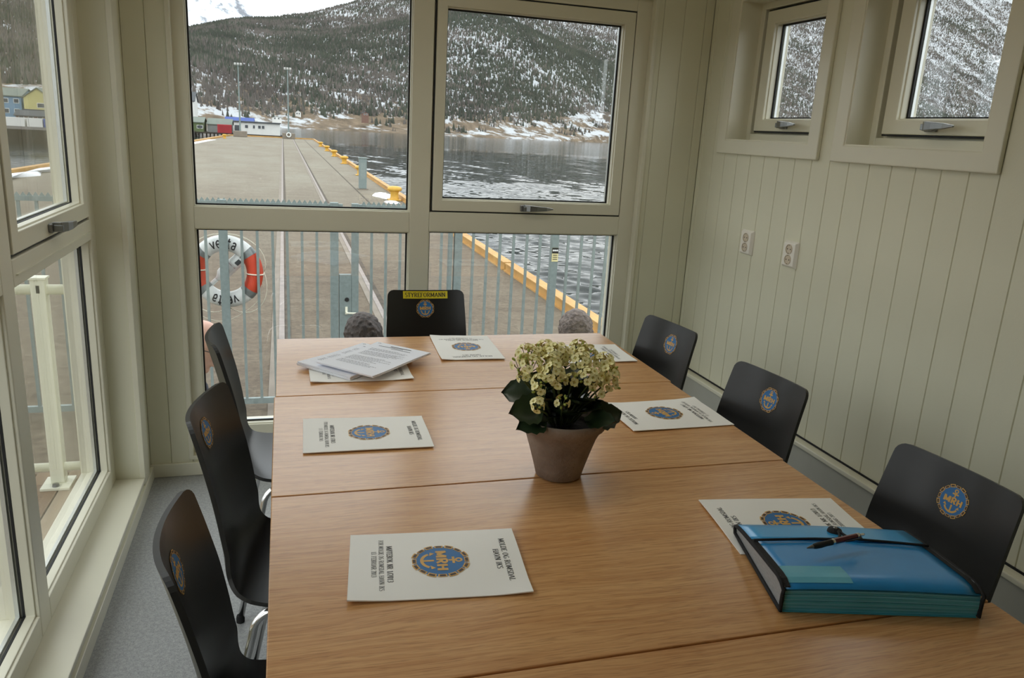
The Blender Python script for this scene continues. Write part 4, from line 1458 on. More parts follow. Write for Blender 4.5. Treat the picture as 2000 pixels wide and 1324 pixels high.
part('push_button', MB().lathe([(.0026, .1255), (.0026, .136), (.0018, .138), (0, .1382)], seg=12, axis='X'), M_chrome, pen, smooth=True)
mb = MB()
cp = [(.124, -.0045, .0), (.122, -.0085, .0), (.10, -.0088, 0), (.085, -.0074, 0)]
mb.tube(cp, [.0016, .0016, .0014, .0012], 8)
part('clip', mb, M_pengrip, pen, smooth=True)
pen.location = (.842, .990, .8045)
pen.rotation_euler = (0, R(0.0), R(9.5))
# ================================================================== outside: quay and harbour
G = -1.45          # quay surface
WZ = -4.5          # water level
def lx(y):         # left edge of the quay, slightly out of square
    return -12.4 + (y - 5) * (4.7 / 126)
QX, QY = 4.62, 131.0
mb = MB()
poly = [(-14.0, -40), (QX, -40), (QX, QY), (lx(QY), QY), (lx(3), 3)]
mb.prism(poly, lambda a, b: (a, b, -7.0), lambda a, b: (a, b, G))
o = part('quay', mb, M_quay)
tag(o, 'long worn concrete quay stretching out into the fjord', 'quay', kind='structure')
# rails set in the quay
def quay_rail(x, lab, w=.075):
    root = empty('crane_rail', (x, 60, G)); tag(root, lab, 'rail', 'rails sunk in the quay')
    part('rail_head', MB().box(-w / 2, w / 2, -55, 66, .0, .018), M_rust, root)
    part('groove', MB().box(w / 2, w / 2 + .09, -55, 66, .0, .006), M_groove, root)
    part('edge_strip', MB().box(-w / 2 - .10, -w / 2, -55, 66, .0, .010), M_conc, root)
    return root
quay_rail(-.07, 'steel rail in the quay running straight away behind the gate post')
quay_rail(1.47, 'steel rail in the quay running between lock box and chair label')
o = part('cable_slot', MB().box(3.10, 3.16, 24, QY - 2, G, G + .008), M_groove)
tag(o, 'dark narrow cable slot in the quay near the yellow kerb', 'cable slot')
# yellow kerb beams
kerb = empty('quay_kerb', (QX, 60, G)); tag(kerb, 'yellow steel kerb along the right edge of the quay', 'kerb')
kme = None
y = 4.0
kpoly = [(-.10, 0), (-.02, 0), (-.02, .13), (.14, .13), (.14, .175), (-.075, .175), (-.075, .15), (-.055, .14), (-.055, .03), (-.10, .03)]
while y < QY - 2:
    mb = MB()
    mb.prism(kpoly, lambda a, b: (a, .03 - 2.97, b), lambda a, b: (a, 2.94, b))
    if kme is None:
        kme = mb.mesh('beam', M_kerb); fix_normals(kme)
    o = link('beam', kme, kerb); o.location = (0, y + 3 - 60, 0)
    y += 6
kl = empty('quay_kerb', (lx(60), 60, G)); kl.rotation_euler = (0, 0, -math.atan(4.7 / 126))
tag(kl, 'yellow kerb along the left edge of the quay', 'kerb')
part('beam', MB().box(-.2, .1, -45, 70, 0, .2), M_kerb, kl)
ke = part('quay_kerb', MB().box(lx(QY), QX, QY - .3, QY, G, G + .18), M_kerb); tag(ke, 'orange-yellow kerb across the outer end of the quay', 'kerb')
# bollards
def make_bollard():
    root = empty('mooring_bollard')
    part('base', MB().box(-.26, .26, -.28, .28, 0, .05), M_bollard, root, bevel=.02)
    part('post', MB().lathe([(.19, .04), (.165, .12), (.16, .30), (.20, .38)], seg=16), M_bollard, root, smooth=True)
    part('head', MB().lathe([(.20, .36), (.28, .40), (.30, .46), (.26, .53), (.12, .565), (0, .57)], seg=18), M_bollard, root, smooth=True)
    return root
b0 = make_bollard()
bl = [(4.25, 31.6, 'yellow mooring bollard nearest the fence, beside the snow patch'), (4.25, 46.5, 'yellow mooring bollard second along the right quay edge'), (4.25, 59, 'yellow mooring bollard third along the right quay edge'),
      (4.25, 71, 'yellow mooring bollard fourth along the right quay edge'), (4.25, 83, 'yellow mooring bollard fifth along the right quay edge'), (4.25, 97, 'yellow mooring bollard sixth along the right quay edge'),
      (-7.4, 112, 'lone yellow mooring bollard on the left quay edge')]
for i, (x, y, lab) in enumerate(bl):
    b = b0 if i == 0 else dup_tree(b0)
    b.location = (x, y, G); tag(b, lab, 'bollard', 'yellow mooring bollards on the quay')
# tyre fenders
for i in range(9):
    y = 36 + i * 10.5
    mb = MB()
    vs, fs = [], []
    n, k = 18, 8
    for a in range(n):
        for c in range(k):
            A, C = 2 * math.pi * a / n, 2 * math.pi * c / k
            rr = .55 + .2 * math.cos(C)
            vs.append((.2 * math.sin(C), rr * math.cos(A), rr * math.sin(A)))
    fs = [(a * k + c, ((a + 1) % n) * k + c, ((a + 1) % n) * k + (c + 1) % k, a * k + (c + 1) % k) for a in range(n) for c in range(k)]
    mb.add(vs, fs)
    if i == 0: tyre = mb.mesh('tyre_fender', M_rubber, True)
    o = link('tyre_fender', tyre); o.location = (QX + .40, y, G - .75)
    tag(o, '%s black tyre fender from the fence along the right quay wall' % ('nearest', 'second', 'third', 'fourth', 'fifth', 'sixth', 'seventh', 'eighth', 'outermost')[i], 'fender', 'tyre fenders along the quay wall')
# service pedestal
pd = empty('service_pedestal', (3.45, 36.5, G)); tag(pd, 'grey steel service pedestal standing on the quay', 'pedestal')
part('column', MB().box(-.17, .17, -.15, .15, 0.04, 1.38), M_steel2, pd, bevel=.02)
part('cap', MB().box(-.19, .19, -.17, .17, 1.38, 1.43), M_steel, pd, bevel=.01)
part('foot', MB().box(-.24, .24, -.22, .22, 0, .04), M_conc, pd)
part('hatch', MB().box(-.12, .12, -.156, -.15, .5, 1.2), M_steel, pd)
# snow patches
def snow_patch(name, pts, lab, h=.12):
    mb = MB()
    n = len(pts)
    c = (sum(p[0] for p in pts) / n, sum(p[1] for p in pts) / n)
    vs = [(p[0], p[1], G + .002) for p in pts] + [(c[0] + (p[0] - c[0]) * .75, c[1] + (p[1] - c[1]) * .75, G + h * .8) for p in pts] + [(c[0], c[1], G + h)]
    fs = [(i, (i + 1) % n, n + (i + 1) % n, n + i) for i in range(n)] + [(n + i, n + (i + 1) % n, 2 * n) for i in range(n)]
    mb.add(vs, fs)
    o = part(name, mb, M_snow, smooth=True)
    tag(o, lab, 'snow', kind='thing')
def blob(cx, cy, rx, ry, n=16, seed=1):
    q = random.Random(seed)
    return [(cx + rx * math.cos(2 * math.pi * i / n) * q.uniform(.75, 1.15), cy + ry * math.sin(2 * math.pi * i / n) * q.uniform(.75, 1.15)) for i in range(n)]
snow_patch('snow_patch', blob(3.98, 33.3, .38, 1.2, seed=2), 'melting white snow patch beside the nearest yellow bollard')
snow_patch('snow_patch', blob(4.0, 30.6, .3, .6, seed=5), 'thin strip of snow in front of the nearest yellow bollard', .06)
snow_patch('snow_patch', [(lx(y) + .35 + .25 * math.sin(y), y) for y in np.linspace(30, 46, 9)] + [(lx(y) + .9 + .3 * math.sin(y * 1.7), y) for y in np.linspace(46, 30, 9)], 'long bank of snow along the left quay edge', .15)
snow_patch('snow_patch', [(lx(y) + .3, y) for y in np.linspace(78, 105, 7)] + [(lx(y) + .8, y) for y in np.linspace(105, 78, 7)], 'far streak of snow along the left quay edge', .12)
# lamp masts on concrete blocks
def lamp_mast(x, y, lab):
    root = empty('lamp_mast', (x, y, G)); tag(root, lab, 'lamp post', 'lamp masts at the end of the quay')
    part('concrete_block', MB().box(-.95, .95, -.9, .9, 0, .85), M_conc, root, bevel=.05)
    part('mast', MB().tube([(0, 0, .8), (0, 0, 10.2)], [.13, .075], 10), M_steel2, root)
    part('crossbar', MB().tube([(-.45, 0, 10.1), (.45, 0, 10.1)], .04, 6), M_steel2, root)
    for s in (-.4, 0, .4):
        part('floodlight', MB().obox(Matrix.Translation((s, -.12, 10.28)) @ Matrix.Rotation(R(25), 4, 'X'), .3, .16, .28), M_whitewall, root, bevel=.02)
    return root
lamp_mast(-6.1, 126, 'tall lamp mast on a concrete block, left of the two')
lm = lamp_mast(.85, 128.6, 'tall lamp mast on a concrete block, right of the two')
lr = part('lifebuoy', MB().lathe([(.30 + .08 * math.cos(R(a)), .08 * math.sin(R(a))) for a in range(0, 361, 45)], (.85, 127.6, -.85), 18, axis='Y'), M_white, smooth=True)
tag(lr, 'tiny pale lifebuoy hung on the right mast block', 'lifebuoy')

# ------------------------------------------------------------------ steel fence and gate
FY = 8.0
RT = (.624, .668)
def rails(root, x0, x1, teeth=True):
    bx = root.location
    part('top_rail', MB().box(x0, x1, FY - .02, FY + .02, *RT), M_steel, root, world=True)
    part('bottom_rail', MB().box(x0, x1, FY - .02, FY + .02, -1.40, -1.34), M_steel, root, world=True)
    if teeth:
        mb = MB()
        x = x0 + .02
        while x < x1 - .05:
            mb.prism([(x, RT[1]), (x + .048, RT[1]), (x + .024, RT[1] + .036)], lambda a, b: (a, FY - .002, b), lambda a, b: (a, FY + .001, b))
            x += .05
        part('serrated_strip', mb, M_steel, root, world=True)
BAR = MB().box(-.013, .013, -.013, .013, -1.36, RT[0]).mesh('bar', M_steel)
fix_normals(BAR)
def bars(root, xs):
    for x in xs:
        o = link('bar', BAR, root)
        o.location = (x - root.location.x, 0, -root.location.z)
def post(root, x, top=.685, w=.04):
    part('post', MB().box(x - w, x + w, FY - .035, FY + .035, G, top), M_steel2, root, world=True, bevel=.004)
fa = empty('steel_fence', (-1.5, FY, G)); tag(fa, 'galvanised bar fence left of the gate with serrated top', 'fence')
rails(fa, -4.6, .437)
for x in (-4.6, -2.62, -.577, .477): post(fa, x)
bars(fa, [-4.42 + .145 * i for i in range(12)] + [-2.45 + .1465 * i for i in range(12)] + [-.738 - .0, -.408, -.263, -.119, .019, .162, .306])
gt = empty('steel_gate', (1.15, FY, G)); tag(gt, 'galvanised bar gate with lock box and white lever handle', 'gate')
rails(gt, .725, 1.66)
post(gt, .683, .68, .035)
post(gt, 1.67, .68, .02)
bars(gt, [.85, .996, 1.142, 1.288, 1.434, 1.575])
lb = part('lock_box', MB().box(.522, .648, FY - .03, FY + .03, -1.30, -.04), M_steel2, gt, world=True, bevel=.004)
mb = MB().lathe([(.0, -.012), (.018, -.012), (.022, -.006), (.022, .0)], (.600, FY - .03, -.30), 18, axis='Y')
part('cylinder_lock', mb, M_dark, gt, world=True)
mb = MB()
mb.box(.582, .606, FY - .04, FY - .03, -.455, -.375)
mb.tube([(.594, FY - .035, -.43), (.594, FY - .075, -.43), (.612, FY - .08, -.432), (.712, FY - .08, -.437)], .0095, 8)
part('lever_handle', mb, M_rail, gt, world=True)
for s in (.72, .50):
    part('end_cap', MB().box(s - .02, s + .06, FY - .028, FY + .028, RT[0] - .005, RT[1] + .004), M_steel2, gt if s > .6 else fa, world=True)
fb = empty('steel_fence', (3.0, FY, G)); tag(fb, 'galvanised bar fence right of the gate, reaching the water', 'fence')
rails(fb, 1.79, 4.45)
for x in (1.753, 2.831, 3.91, 4.47): post(fb, x)
bars(fb, [1.919, 2.07, 2.215, 2.365, 2.515, 2.666, 2.991, 3.147, 3.299, 3.445, 3.59, 3.74, 4.07, 4.22, 4.36])
sg = part('warning_sign', MB().box(2.797, 2.869, FY - .0405, FY - .036, .115, .268), M_signpale)
tag(sg, 'small black and yellow sign on the fence post near the water', 'sign')
part('sign_header', MB().box(2.797, 2.869, FY - .042, FY - .0405, .205, .268), M_dark, sg)
mb = MB()
for q in range(3):
    disc(mb, .0105, lambda a, b, q=q: (2.812 + .021 * q + a, FY - .0428, .238 + b), 12, rings=1)
for q in range(3):
    stroke_poly(mb, [(2.808, .185 - .022 * q), (2.858, .185 - .022 * q)], .002, .004, lambda a, b: (a, FY - .0412, b), 1)
part('sign_symbols', mb, [M_white, M_ink], sg, fix=False)

# ------------------------------------------------------------------ lifebuoy with throw line
LB = Vector((-.572, FY + .13, -.040))
lbz = R(-14)
buoy = empty('lifebuoy', LB, lbz); tag(buoy, 'orange and white lifebuoy hanging on the fence', 'lifebuoy')
RM, rm = .285, .080
def torus_pt(ang, c, lift=0.0, flat=1.0):
    rr = RM + (rm + lift) * math.cos(c)
    return (rr * math.sin(ang), -(rm * .75 + lift) * math.sin(c), rr * math.cos(ang))
nA, nC = 96, 20
mb = MB()
vs = [torus_pt(2 * math.pi * a / nA, 2 * math.pi * c / nC) for a in range(nA) for c in range(nC)]
mb.v = vs
for a in range(nA):
    d = (a + .5) / nA * 360
    w = 0 if (d < 50 or d > 310 or 130 < d < 230) else 1
    for c in range(nC):
        mb.f.append((a * nC + c, ((a + 1) % nA) * nC + c, ((a + 1) % nA) * nC + (c + 1) % nC, a * nC + (c + 1) % nC)); mb.m.append(w)
part('float_ring', mb, [M_white, M_orange], buoy, smooth=True)
for d in (50, 130, 230, 310):
    mb = MB()
    vs = [torus_pt(R(d + e), 2 * math.pi * c / nC, .002) for e in (-6, -2, 2, 6) for c in range(nC)]
    mb.add(vs, [(i * nC + c, (i + 1) * nC + c, (i + 1) * nC + (c + 1) % nC, i * nC + (c + 1) % nC) for i in range(3) for c in range(nC)])
    part('reflective_band', mb, M_tape, buoy, smooth=True)
mb = MB()
for rot in (0, math.pi):
    def ft(a, b, rot=rot):
        ang = a / RM + rot
        cc_ = max(-.95, min(.95, b / rm))
        return torus_pt(ang, math.acos(cc_), .002)
    text(mb, 'vesta', 0, -.038, .098, ft, bold=.075, thin=.075, serif=False, width=.262, gap=.10, sub=.08)
part('lettering', mb, M_ink, buoy, fix=False)
mb = MB()
for d0 in (0, 90, 180, 270):
    pts = []
    for i in range(13):
        d = d0 + 90 * i / 12 - 0
        sag = math.sin(math.pi * i / 12)
        rr = RM + rm + .006 + .07 * sag
        pts.append((rr * math.sin(R(d + 88)), .01, rr * math.cos(R(d + 88)) - .05 * sag))
    mb.tube(pts, .005, 6)
mb.tube([torus_pt(R(92), c_, .006) for c_ in np.linspace(0, 2 * math.pi, 16)], .007, 6)
mb.tube([torus_pt(R(272), c_, .006) for c_ in np.linspace(0, 2 * math.pi, 16)], .007, 6)
part('grab_rope', mb, M_rope, buoy, smooth=True)
tb = empty('throw_line_bottle', LB + Vector((.0, .03, .0)), lbz); tag(tb, 'white throw line bottle inside the lifebuoy', 'throw line')
ax = Matrix.Rotation(R(47), 4, 'Y')
def bot(prof, m, name):
    mb = MB().lathe(prof, seg=20)
    mb.v = [tuple(ax @ Vector(p)) for p in mb.v]
    return part(name, mb, m, tb, smooth=True)
bot([(0, -.13), (.022, -.128), (.034, -.10), (.064, -.055), (.066, -.03), (.066, .20), (.058, .215), (0, .22)], M_white, 'bottle_body')
bot([(0, -.30), (.020, -.298), (.024, -.28), (.022, -.13)], M_white, 'bottle_neck')
bot([(0, -.335), (.036, -.33), (.04, -.305), (.036, -.285), (.02, -.28)], M_white, 'bottle_cap')
mb = MB()
for (a0, a1, b0, b1, m_) in ((-.045, .045, -.01, .12, 0), (-.045, .045, .095, .102, 1), (.0, .045, .14, .20, 2)):
    vs, fs = [], []
    for i in range(9):
        a = a0 + (a1 - a0) * i / 8
        for b in (b0, b1):
            th = a / .0668
            vs.append(tuple(ax @ Vector((.0672 * math.sin(th), -.0672 * math.cos(th), b))))
    fs = [(2 * i, 2 * i + 2, 2 * i + 3, 2 * i + 1) for i in range(8)]
    mb.add(vs, fs, m_)
M_lab = mat('pale_grey_label', (206, 206, 204), 0.6, vary=0.05, vscale=60)
M_labr = mat('red_line', (176, 40, 50), 0.6, vary=0.05)
part('label', mb, [M_lab, M_labr, M_roofdark], tb, fix=False)
hk = part('buoy_hook', MB().tube([(-.535, FY + .02, .25), (-.535, FY + .20, .25), (-.535, FY + .22, .24), (-.535, FY + .22, .31)], .012, 8), M_steel)
hk.parent = fa; hk.location = (-fa.location.x, -fa.location.y, -fa.location.z)
ln = empty('buoy_line', LB); tag(ln, 'thin pale rope trailing from the lifebuoy', 'rope')
pts = [(.28, .02, .05), (.34, .03, -.12), (.30, .03, -.30), (.14, .03, -.44), (-.04, .03, -.52), (-.22, .03, -.48), (-.34, .03, -.36)]
part('loop', MB().tube([tuple(p) for p in catmull(pts, 5)], .004, 6), M_rope, ln, smooth=True)

# ------------------------------------------------------------------ balcony on the left side
DZ = -0.06
deck = empty('balcony_deck', (-1.5, 1.0, DZ)); tag(deck, 'brown board deck outside the left windows', 'deck', kind='structure')
x = -2.40
while x < -.81:
    part('plank', MB().box(x, min(x + .118, -.802), -1.7, 3.48, DZ - .03, DZ), M_deck, deck, world=True, bevel=.003)
    x += .124
part('joist', MB().box(-2.4, -.81, 3.40, 3.46, DZ - .2, DZ - .03), M_deck, deck, world=True)
for (xx, yy) in ((-2.3, 3.40), (-2.3, .9), (-2.3, -1.5)):
    part('support_post', MB().box(xx - .05, xx + .05, yy - .05, yy + .05, G, DZ - .03), M_deck, deck, world=True)
def railing(name, lab, pts, posts):
    c = pts[0]
    root = empty(name, (c[0], c[1], DZ)); tag(root, lab, 'railing')
    for z in (.765, .015):
        part('handrail' if z > .5 else 'lower_rail', MB().tube([(p[0], p[1], z) for p in pts], .0205 if z > .5 else .018, 12), M_rail, root, smooth=True, world=True)
    for (xx, yy) in posts:
        p = part('post', MB().box(xx - .026, xx + .026, yy - .026, yy + .026, DZ + .012, .808), M_rail, root, world=True, bevel=.003)
        part('base_plate', MB().box(xx - .055, xx + .055, yy - .075, yy + .045, DZ, DZ + .012), M_rail, root, world=True, bevel=.002)
        part('post_cap', MB().box(xx - .03, xx + .03, yy - .03, yy + .03, .808, .816), M_rail, root, world=True)
        part('bolt', MB().lathe([(0, .012), (.012, .011), (.014, 0)], (xx, yy - .055, DZ + .012), 10), M_handle, root, world=True)
        part('slot', MB().box(xx - .006, xx + .006, yy - .0268, yy - .026, .755, .785), M_dark, root, world=True)
    return root
railing('balcony_railing', 'white railing across the far end of the balcony', [(-.82, 3.36), (-2.32, 3.36)], [(-.925, 3.36), (-2.25, 3.36)])
railing('balcony_railing', 'white railing along the outer side of the balcony', [(-2.35, 3.3), (-2.35, -1.6)], [(-2.35, 2.2), (-2.35, .6), (-2.35, -1.2)])

# ------------------------------------------------------------------ people outside, heads just above the table edge
ST = G + .22
o = part('concrete_step', MB().box(-1.6, 2.6, 3.42, 4.35, G, ST), M_conc, bevel=.02)
tag(o, 'low concrete step outside the harbour window', 'step', kind='structure')
def remesh(o, vox, smooth_it=6):
    r_ = o.modifiers.new('remesh', 'REMESH'); r_.mode = 'VOXEL'; r_.voxel_size = vox; r_.use_smooth_shade = True
    s_ = o.modifiers.new('smooth', 'SMOOTH'); s_.iterations = smooth_it; s_.factor = .5
def cap(mb, p0, p1, r0, r1, seg=14):
    p0, p1 = Vector(p0), Vector(p1)
    n = 6
    mb.tube([p0.lerp(p1, i / n) for i in range(n + 1)], [r0 + (r1 - r0) * i / n for i in range(n + 1)], seg)
    mb.ell(p0, (r0,) * 3, seg, 8); mb.ell(p1, (r1,) * 3, seg, 8)
def person(x, y, rz, height, lean, hair, jacket, lab, bald=False):
    """local: faces +y, feet at origin; lean bends the upper body and head forward"""
    root = empty('person', (x, y, ST), rz); tag(root, lab, 'person')
    s = height / 1.78
    Lm = Matrix.Rotation(-lean * .45, 4, 'X')
    hip = Vector((0, 0, .93))
    T = lambda p: hip + Lm @ (Vector(p) - hip)
    neck = T((0, 0, 1.50))
    Hm = Matrix.Rotation(-lean, 4, 'X')
    H_ = lambda p: neck + Hm @ Vector(p)          # head space: origin at the neck base, z up
    S = lambda p: Vector(p) * s
    body = MB(); jk = MB(); tr = MB()
    def C(mb, p0, p1, r0, r1): cap(mb, S(p0), S(p1), r0 * s, r1 * s)
    # head and neck
    hc = H_((0, .015, .175))
    rot = Hm.to_3x3()
    body.ell(S(hc), (.076 * s, .098 * s, .108 * s), 20, 14, rot=rot)
    body.ell(S(H_((0, .035, .105))), (.058 * s, .066 * s, .07 * s), 16, 10, rot=rot)       # jaw
    body.ell(S(H_((0, .085, .065))), (.026 * s, .024 * s, .022 * s), 12, 8, rot=rot)       # chin
    C(body, H_((0, .108, .165)), H_((0, .130, .130)), .011, .016)                          # nose
    body.ell(S(H_((0, .106, .195))), (.046 * s, .016 * s, .012 * s), 12, 6, rot=rot)       # brow
    body.ell(S(H_((0, .110, .098))), (.024 * s, .012 * s, .009 * s), 10, 6, rot=rot)       # lips
    for sx in (-1, 1):
        body.ell(S(H_((sx * .079, -.005, .155))), (.012 * s, .022 * s, .034 * s), 10, 8, rot=rot)   # ear
    C(body, T((0, -.01, 1.42)), H_((0, 0, .08)), .062, .055)
    # torso
    C(body, T((0, 0, .98)), T((0, .0, 1.15)), .135, .125)
    C(body, T((0, 0, 1.15)), T((0, 0, 1.36)), .13, .14)
    for sx in (-1, 1):
        sh, el, wr = T((sx * .19, -.01, 1.42)), T((sx * .25, -.03, 1.14)), T((sx * .24, .12, .90))
        C(body, T((sx * .07, 0, 1.40)), sh, .085, .062)
        C(body, sh, el, .05, .040); C(body, el, wr, .039, .028)
        hd = wr + (wr - el).normalized() * .05
        C(body, wr, hd, .028, .036)
        fw = (wr - el).normalized()
        for k, (off, ln_) in enumerate(((-.027, .062), (-.009, .074), (.009, .070), (.026, .054))):
            b0_ = hd + Vector((0, off, 0)) + fw * .02
            k1 = b0_ + fw * ln_ * .55
            C(body, b0_, k1, .009, .0085); C(body, k1, k1 + (fw + Vector((-sx * .35, 0, -.2))).normalized() * ln_ * .5, .0085, .007)
        th_ = wr + fw * .02
        C(body, th_, th_ + Vector((-sx * .03, .035, -.02)), .011, .0095)
        C(body, th_ + Vector((-sx * .03, .035, -.02)), th_ + Vector((-sx * .035, .045, -.05)), .0095, .008)
        kn, an = (sx * .10, .01, .50), (sx * .105, -.01, .09)
        C(body, (sx * .09, 0, .93), kn, .09, .06); C(body, kn, an, .056, .038)
        C(body, an, (sx * .11, .13, .035), .038, .030)
        # clothes
        C(jk, T((sx * .07, 0, 1.405)), sh, .097, .074); C(jk, sh, el, .064, .056); C(jk, el, T((sx * .241, .10, .925)), .056, .046)
        C(tr, (sx * .088, 0, .95), kn, .103, .076); C(tr, kn, (sx * .105, -.01, .10), .074, .062)
        sb = MB(); C(sb, (sx * .108, -.035, .048), (sx * .112, .14, .04), .046, .040)
        sb.v = [(a, b, max(c, .0)) for a, b, c in sb.v]
        o_ = part('shoe', sb, M_shoe, root, smooth=True); remesh(o_, .008, 3)
    C(jk, T((0, 0, .93)), T((0, 0, 1.15)), .160, .148); C(jk, T((0, 0, 1.15)), T((0, 0, 1.38)), .150, .152)
    C(jk, T((0, -.01, 1.42)), T((0, -.005, 1.475)), .085, .072)
    C(tr, (0, 0, .92), (0, 0, 1.0), .142, .142)
    ob = part('body', body, M_skin, root, smooth=True, fix=False); remesh(ob, .0075, 5)
    oj = part('jacket', jk, jacket, root, smooth=True, fix=False); remesh(oj, .012, 6)
    ot = part('trousers', tr, M_trouser, root, smooth=True, fix=False); remesh(ot, .012, 6)
    # eyes
    for sx in (-1, 1):
        part('eye', MB().ell(S(H_((sx * .031, .094, .172))), (.013 * s, .011 * s, .011 * s), 12, 8), M_white, root, smooth=True)
    hr = MB()
    if bald:
        for i in range(22):                        # fringe of grey hair round the back of the head
            a = R(200 + 140 * i / 21)
            hr.ell(S(H_((.078 * math.cos(a), .012 + .100 * math.sin(a), .130))), (.012 * s, .012 * s, .03 * s), 8, 6)
        oh = part('hair', hr, M_hairgrey, root, smooth=True, fix=False); remesh(oh, .008, 3)
        g = MB()
        for sx in (-1, 1):
            ring = [S(H_((sx * .036 + .024 * math.cos(R(a)), .122, .168 + .018 * math.sin(R(a))))) for a in range(0, 361, 30)]
            g.tube(ring, .0022, 6)
            g.tube([S(H_((sx * .060, .120, .172))), S(H_((sx * .080, .06, .172))), S(H_((sx * .086, -.01, .165)))], .0022, 6)
        g.tube([S(H_((-.012, .124, .170))), S(H_((.012, .124, .170)))], .0022, 6)
        part('spectacles', g, M_glassframe, root, smooth=True)
    else:
        hr.ell(S(H_((0, -.016, .196))), (.093 * s, .108 * s, .107 * s), 20, 14, rot=rot)
        hr.ell(S(H_((0, -.035, .14))), (.082 * s, .078 * s, .09 * s), 16, 10, rot=rot)
        q = random.Random(int(x * 100))
        for i in range(320):
            a, e = q.uniform(0, 2 * math.pi), q.uniform(R(-5), R(90))
            if math.sin(a) > .35 and e < R(38): continue
            p = (.087 * math.cos(a) * math.cos(e), -.016 + .104 * math.sin(a) * math.cos(e), .196 + .106 * math.sin(e))
            rr = q.uniform(.006, .011)
            hr.ell(S(H_(p)), (rr * s, rr * 1.5 * s, rr * .8 * s), 6, 5, rot=Matrix.Rotation(q.uniform(0, 6), 3, 'Z'))
        # cut away the face side
        oh = part('hair', hr, hair, root, smooth=True, fix=False); remesh(oh, .005, 2)
    return root
person(-.600, 3.76, R(-90), 1.80, .45, None, M_cloth1, 'bald person with glasses bending down outside the window, beside the left chair', True)
person(.365, 3.76, R(20), 1.765, .05, M_hairbrown, M_cloth2, 'dark haired person outside the window, left of the labelled chair')
person(1.490, 3.78, R(-15), 1.77, .02, M_hairgrey, M_cloth3, 'grey haired person outside the window, near the right end of the table')
# ================================================================== far harbour buildings
PZ = -3.25
def far_window(parent, x, y, z, w, h, n=(0, -1, 0)):
    o = part('window', MB().box(x - w / 2 - .12, x + w / 2 + .12, y - .06, y, z - h / 2 - .12, z + h / 2 + .12), M_whitewall, parent, world=True)
    part('pane', MB().box(x - w / 2, x + w / 2, y - .09, y - .06, z - h / 2, z + h / 2), M_farglass, o, world=True)
def shed(name, lab, cat, x0, x1, y0, y1, z0, ze, zr, mw, mr, axis='X', over=.3, group=None):
    """gabled shed; ridge along the axis"""
    root = empty(name, ((x0 + x1) / 2, (y0 + y1) / 2, z0)); tag(root, lab, cat, group)
    mb = MB()
    if axis == 'X':
        ym = (y0 + y1) / 2
        poly = [(y0, z0), (y1, z0), (y1, ze), (ym, zr), (y0, ze)]
        mb.prism(poly, lambda a, b: (x0, a, b), lambda a, b: (x1, a, b))
        rp = [(y0 - over, ze - over * (zr - ze) / (ym - y0)), (ym, zr + .02), (y1 + over, ze - over * (zr - ze) / (ym - y0)), (y1 + over, ze + .2 - over * (zr - ze) / (ym - y0)), (ym, zr + .25), (y0 - over, ze + .2 - over * (zr - ze) / (ym - y0))]
        rb = MB().prism(rp, lambda a, b: (x0 - over, a, b), lambda a, b: (x1 + over, a, b))
    else:
        xm = (x0 + x1) / 2
        poly = [(x0, z0), (x1, z0), (x1, ze), (xm, zr), (x0, ze)]
        mb.prism(poly, lambda a, b: (a, y0, b), lambda a, b: (a, y1, b))
        k = (zr - ze) / (xm - x0)
        rp = [(x0 - over, ze - over * k), (xm, zr + .02), (x1 + over, ze - over * k), (x1 + over, ze + .2 - over * k), (xm, zr + .25), (x0 - over, ze + .2 - over * k)]
        rb = MB().prism(rp, lambda a, b: (a, y0 - over, b), lambda a, b: (a, y1 + over, b))
    part('wall', mb, mw, root, world=True)
    part('roof', rb, mr, root, world=True)
    return root
# timber pier with sheds behind the end of the quay
pier = empty('timber_pier', (-13, 245, WZ)); tag(pier, 'dark timber pier on piles carrying the sheds', 'pier')
part('deck', MB().box(-34, -.2, 238, 254, PZ - .35, PZ), M_pile, pier, world=True)
for i in range(34):
    part('pile', MB().tube([(-33.5 + i, 238.5 + .5 * (i % 2), WZ - 1.5), (-33.5 + i, 238.5 + .5 * (i % 2), PZ - .3)], .2, 6), M_pile, pier, world=True)
g = shed('green_shed', 'green boarded shed at the left end of the timber pier', 'shed', -33, -21.4, 240, 250, PZ, -.75, .5, M_green, M_greyroof)
for x in (-24.6, -22.6, -21.9): far_window(g, x, 240, -1.9, .7, .7)
shed('grey_shed', 'pale grey shed behind the red container', 'shed', -20.5, -14.2, 243, 253, PZ, -1.1, .35, M_greyshed, M_greyroof)
c = empty('shipping_container', (-15.7, 240.2, PZ)); tag(c, 'red shipping container on the timber pier', 'container')
part('box', MB().box(-17.6, -13.9, 239, 241.4, PZ, -.95), M_redbox, c, world=True)
mb = MB()
for i in range(18): mb.box(-17.5 + .2 * i, -17.42 + .2 * i, 238.93, 239, PZ + .15, -1.1)
part('corrugation', mb, M_redbox, c, world=True)
w = empty('white_shed', (-7, 245, PZ)); tag(w, 'long white flat-roofed shed on the timber pier', 'shed')
part('wall', MB().box(-13.3, -.8, 240.5, 249, PZ, .0), M_whitewall, w, world=True)
part('roof', MB().box(-13.5, -.5, 240, 249.4, .0, .28), M_roofdark, w, world=True)
for x, ww in ((-9.9, .8), (-7.9, .5), (-6.4, .7), (-5.4, .7)): far_window(w, x, 240.5, -1.15, ww, .8)
part('door', MB().box(-13.1, -11.6, 240.4, 240.5, PZ, -.9), M_roofdark, w, world=True)
shed('blue_roofed_shed', 'low shed with a bright blue roof behind the white shed', 'shed', -16.5, -8.6, 256, 264, PZ, -.4, 1.0, M_whitewall, M_blueroof)
h = shed('white_house', 'tall white house standing behind the green shed', 'house', -32.5, -25.6, 262, 272, PZ, 5.2, 7.8, M_whitewall, M_roofdark)
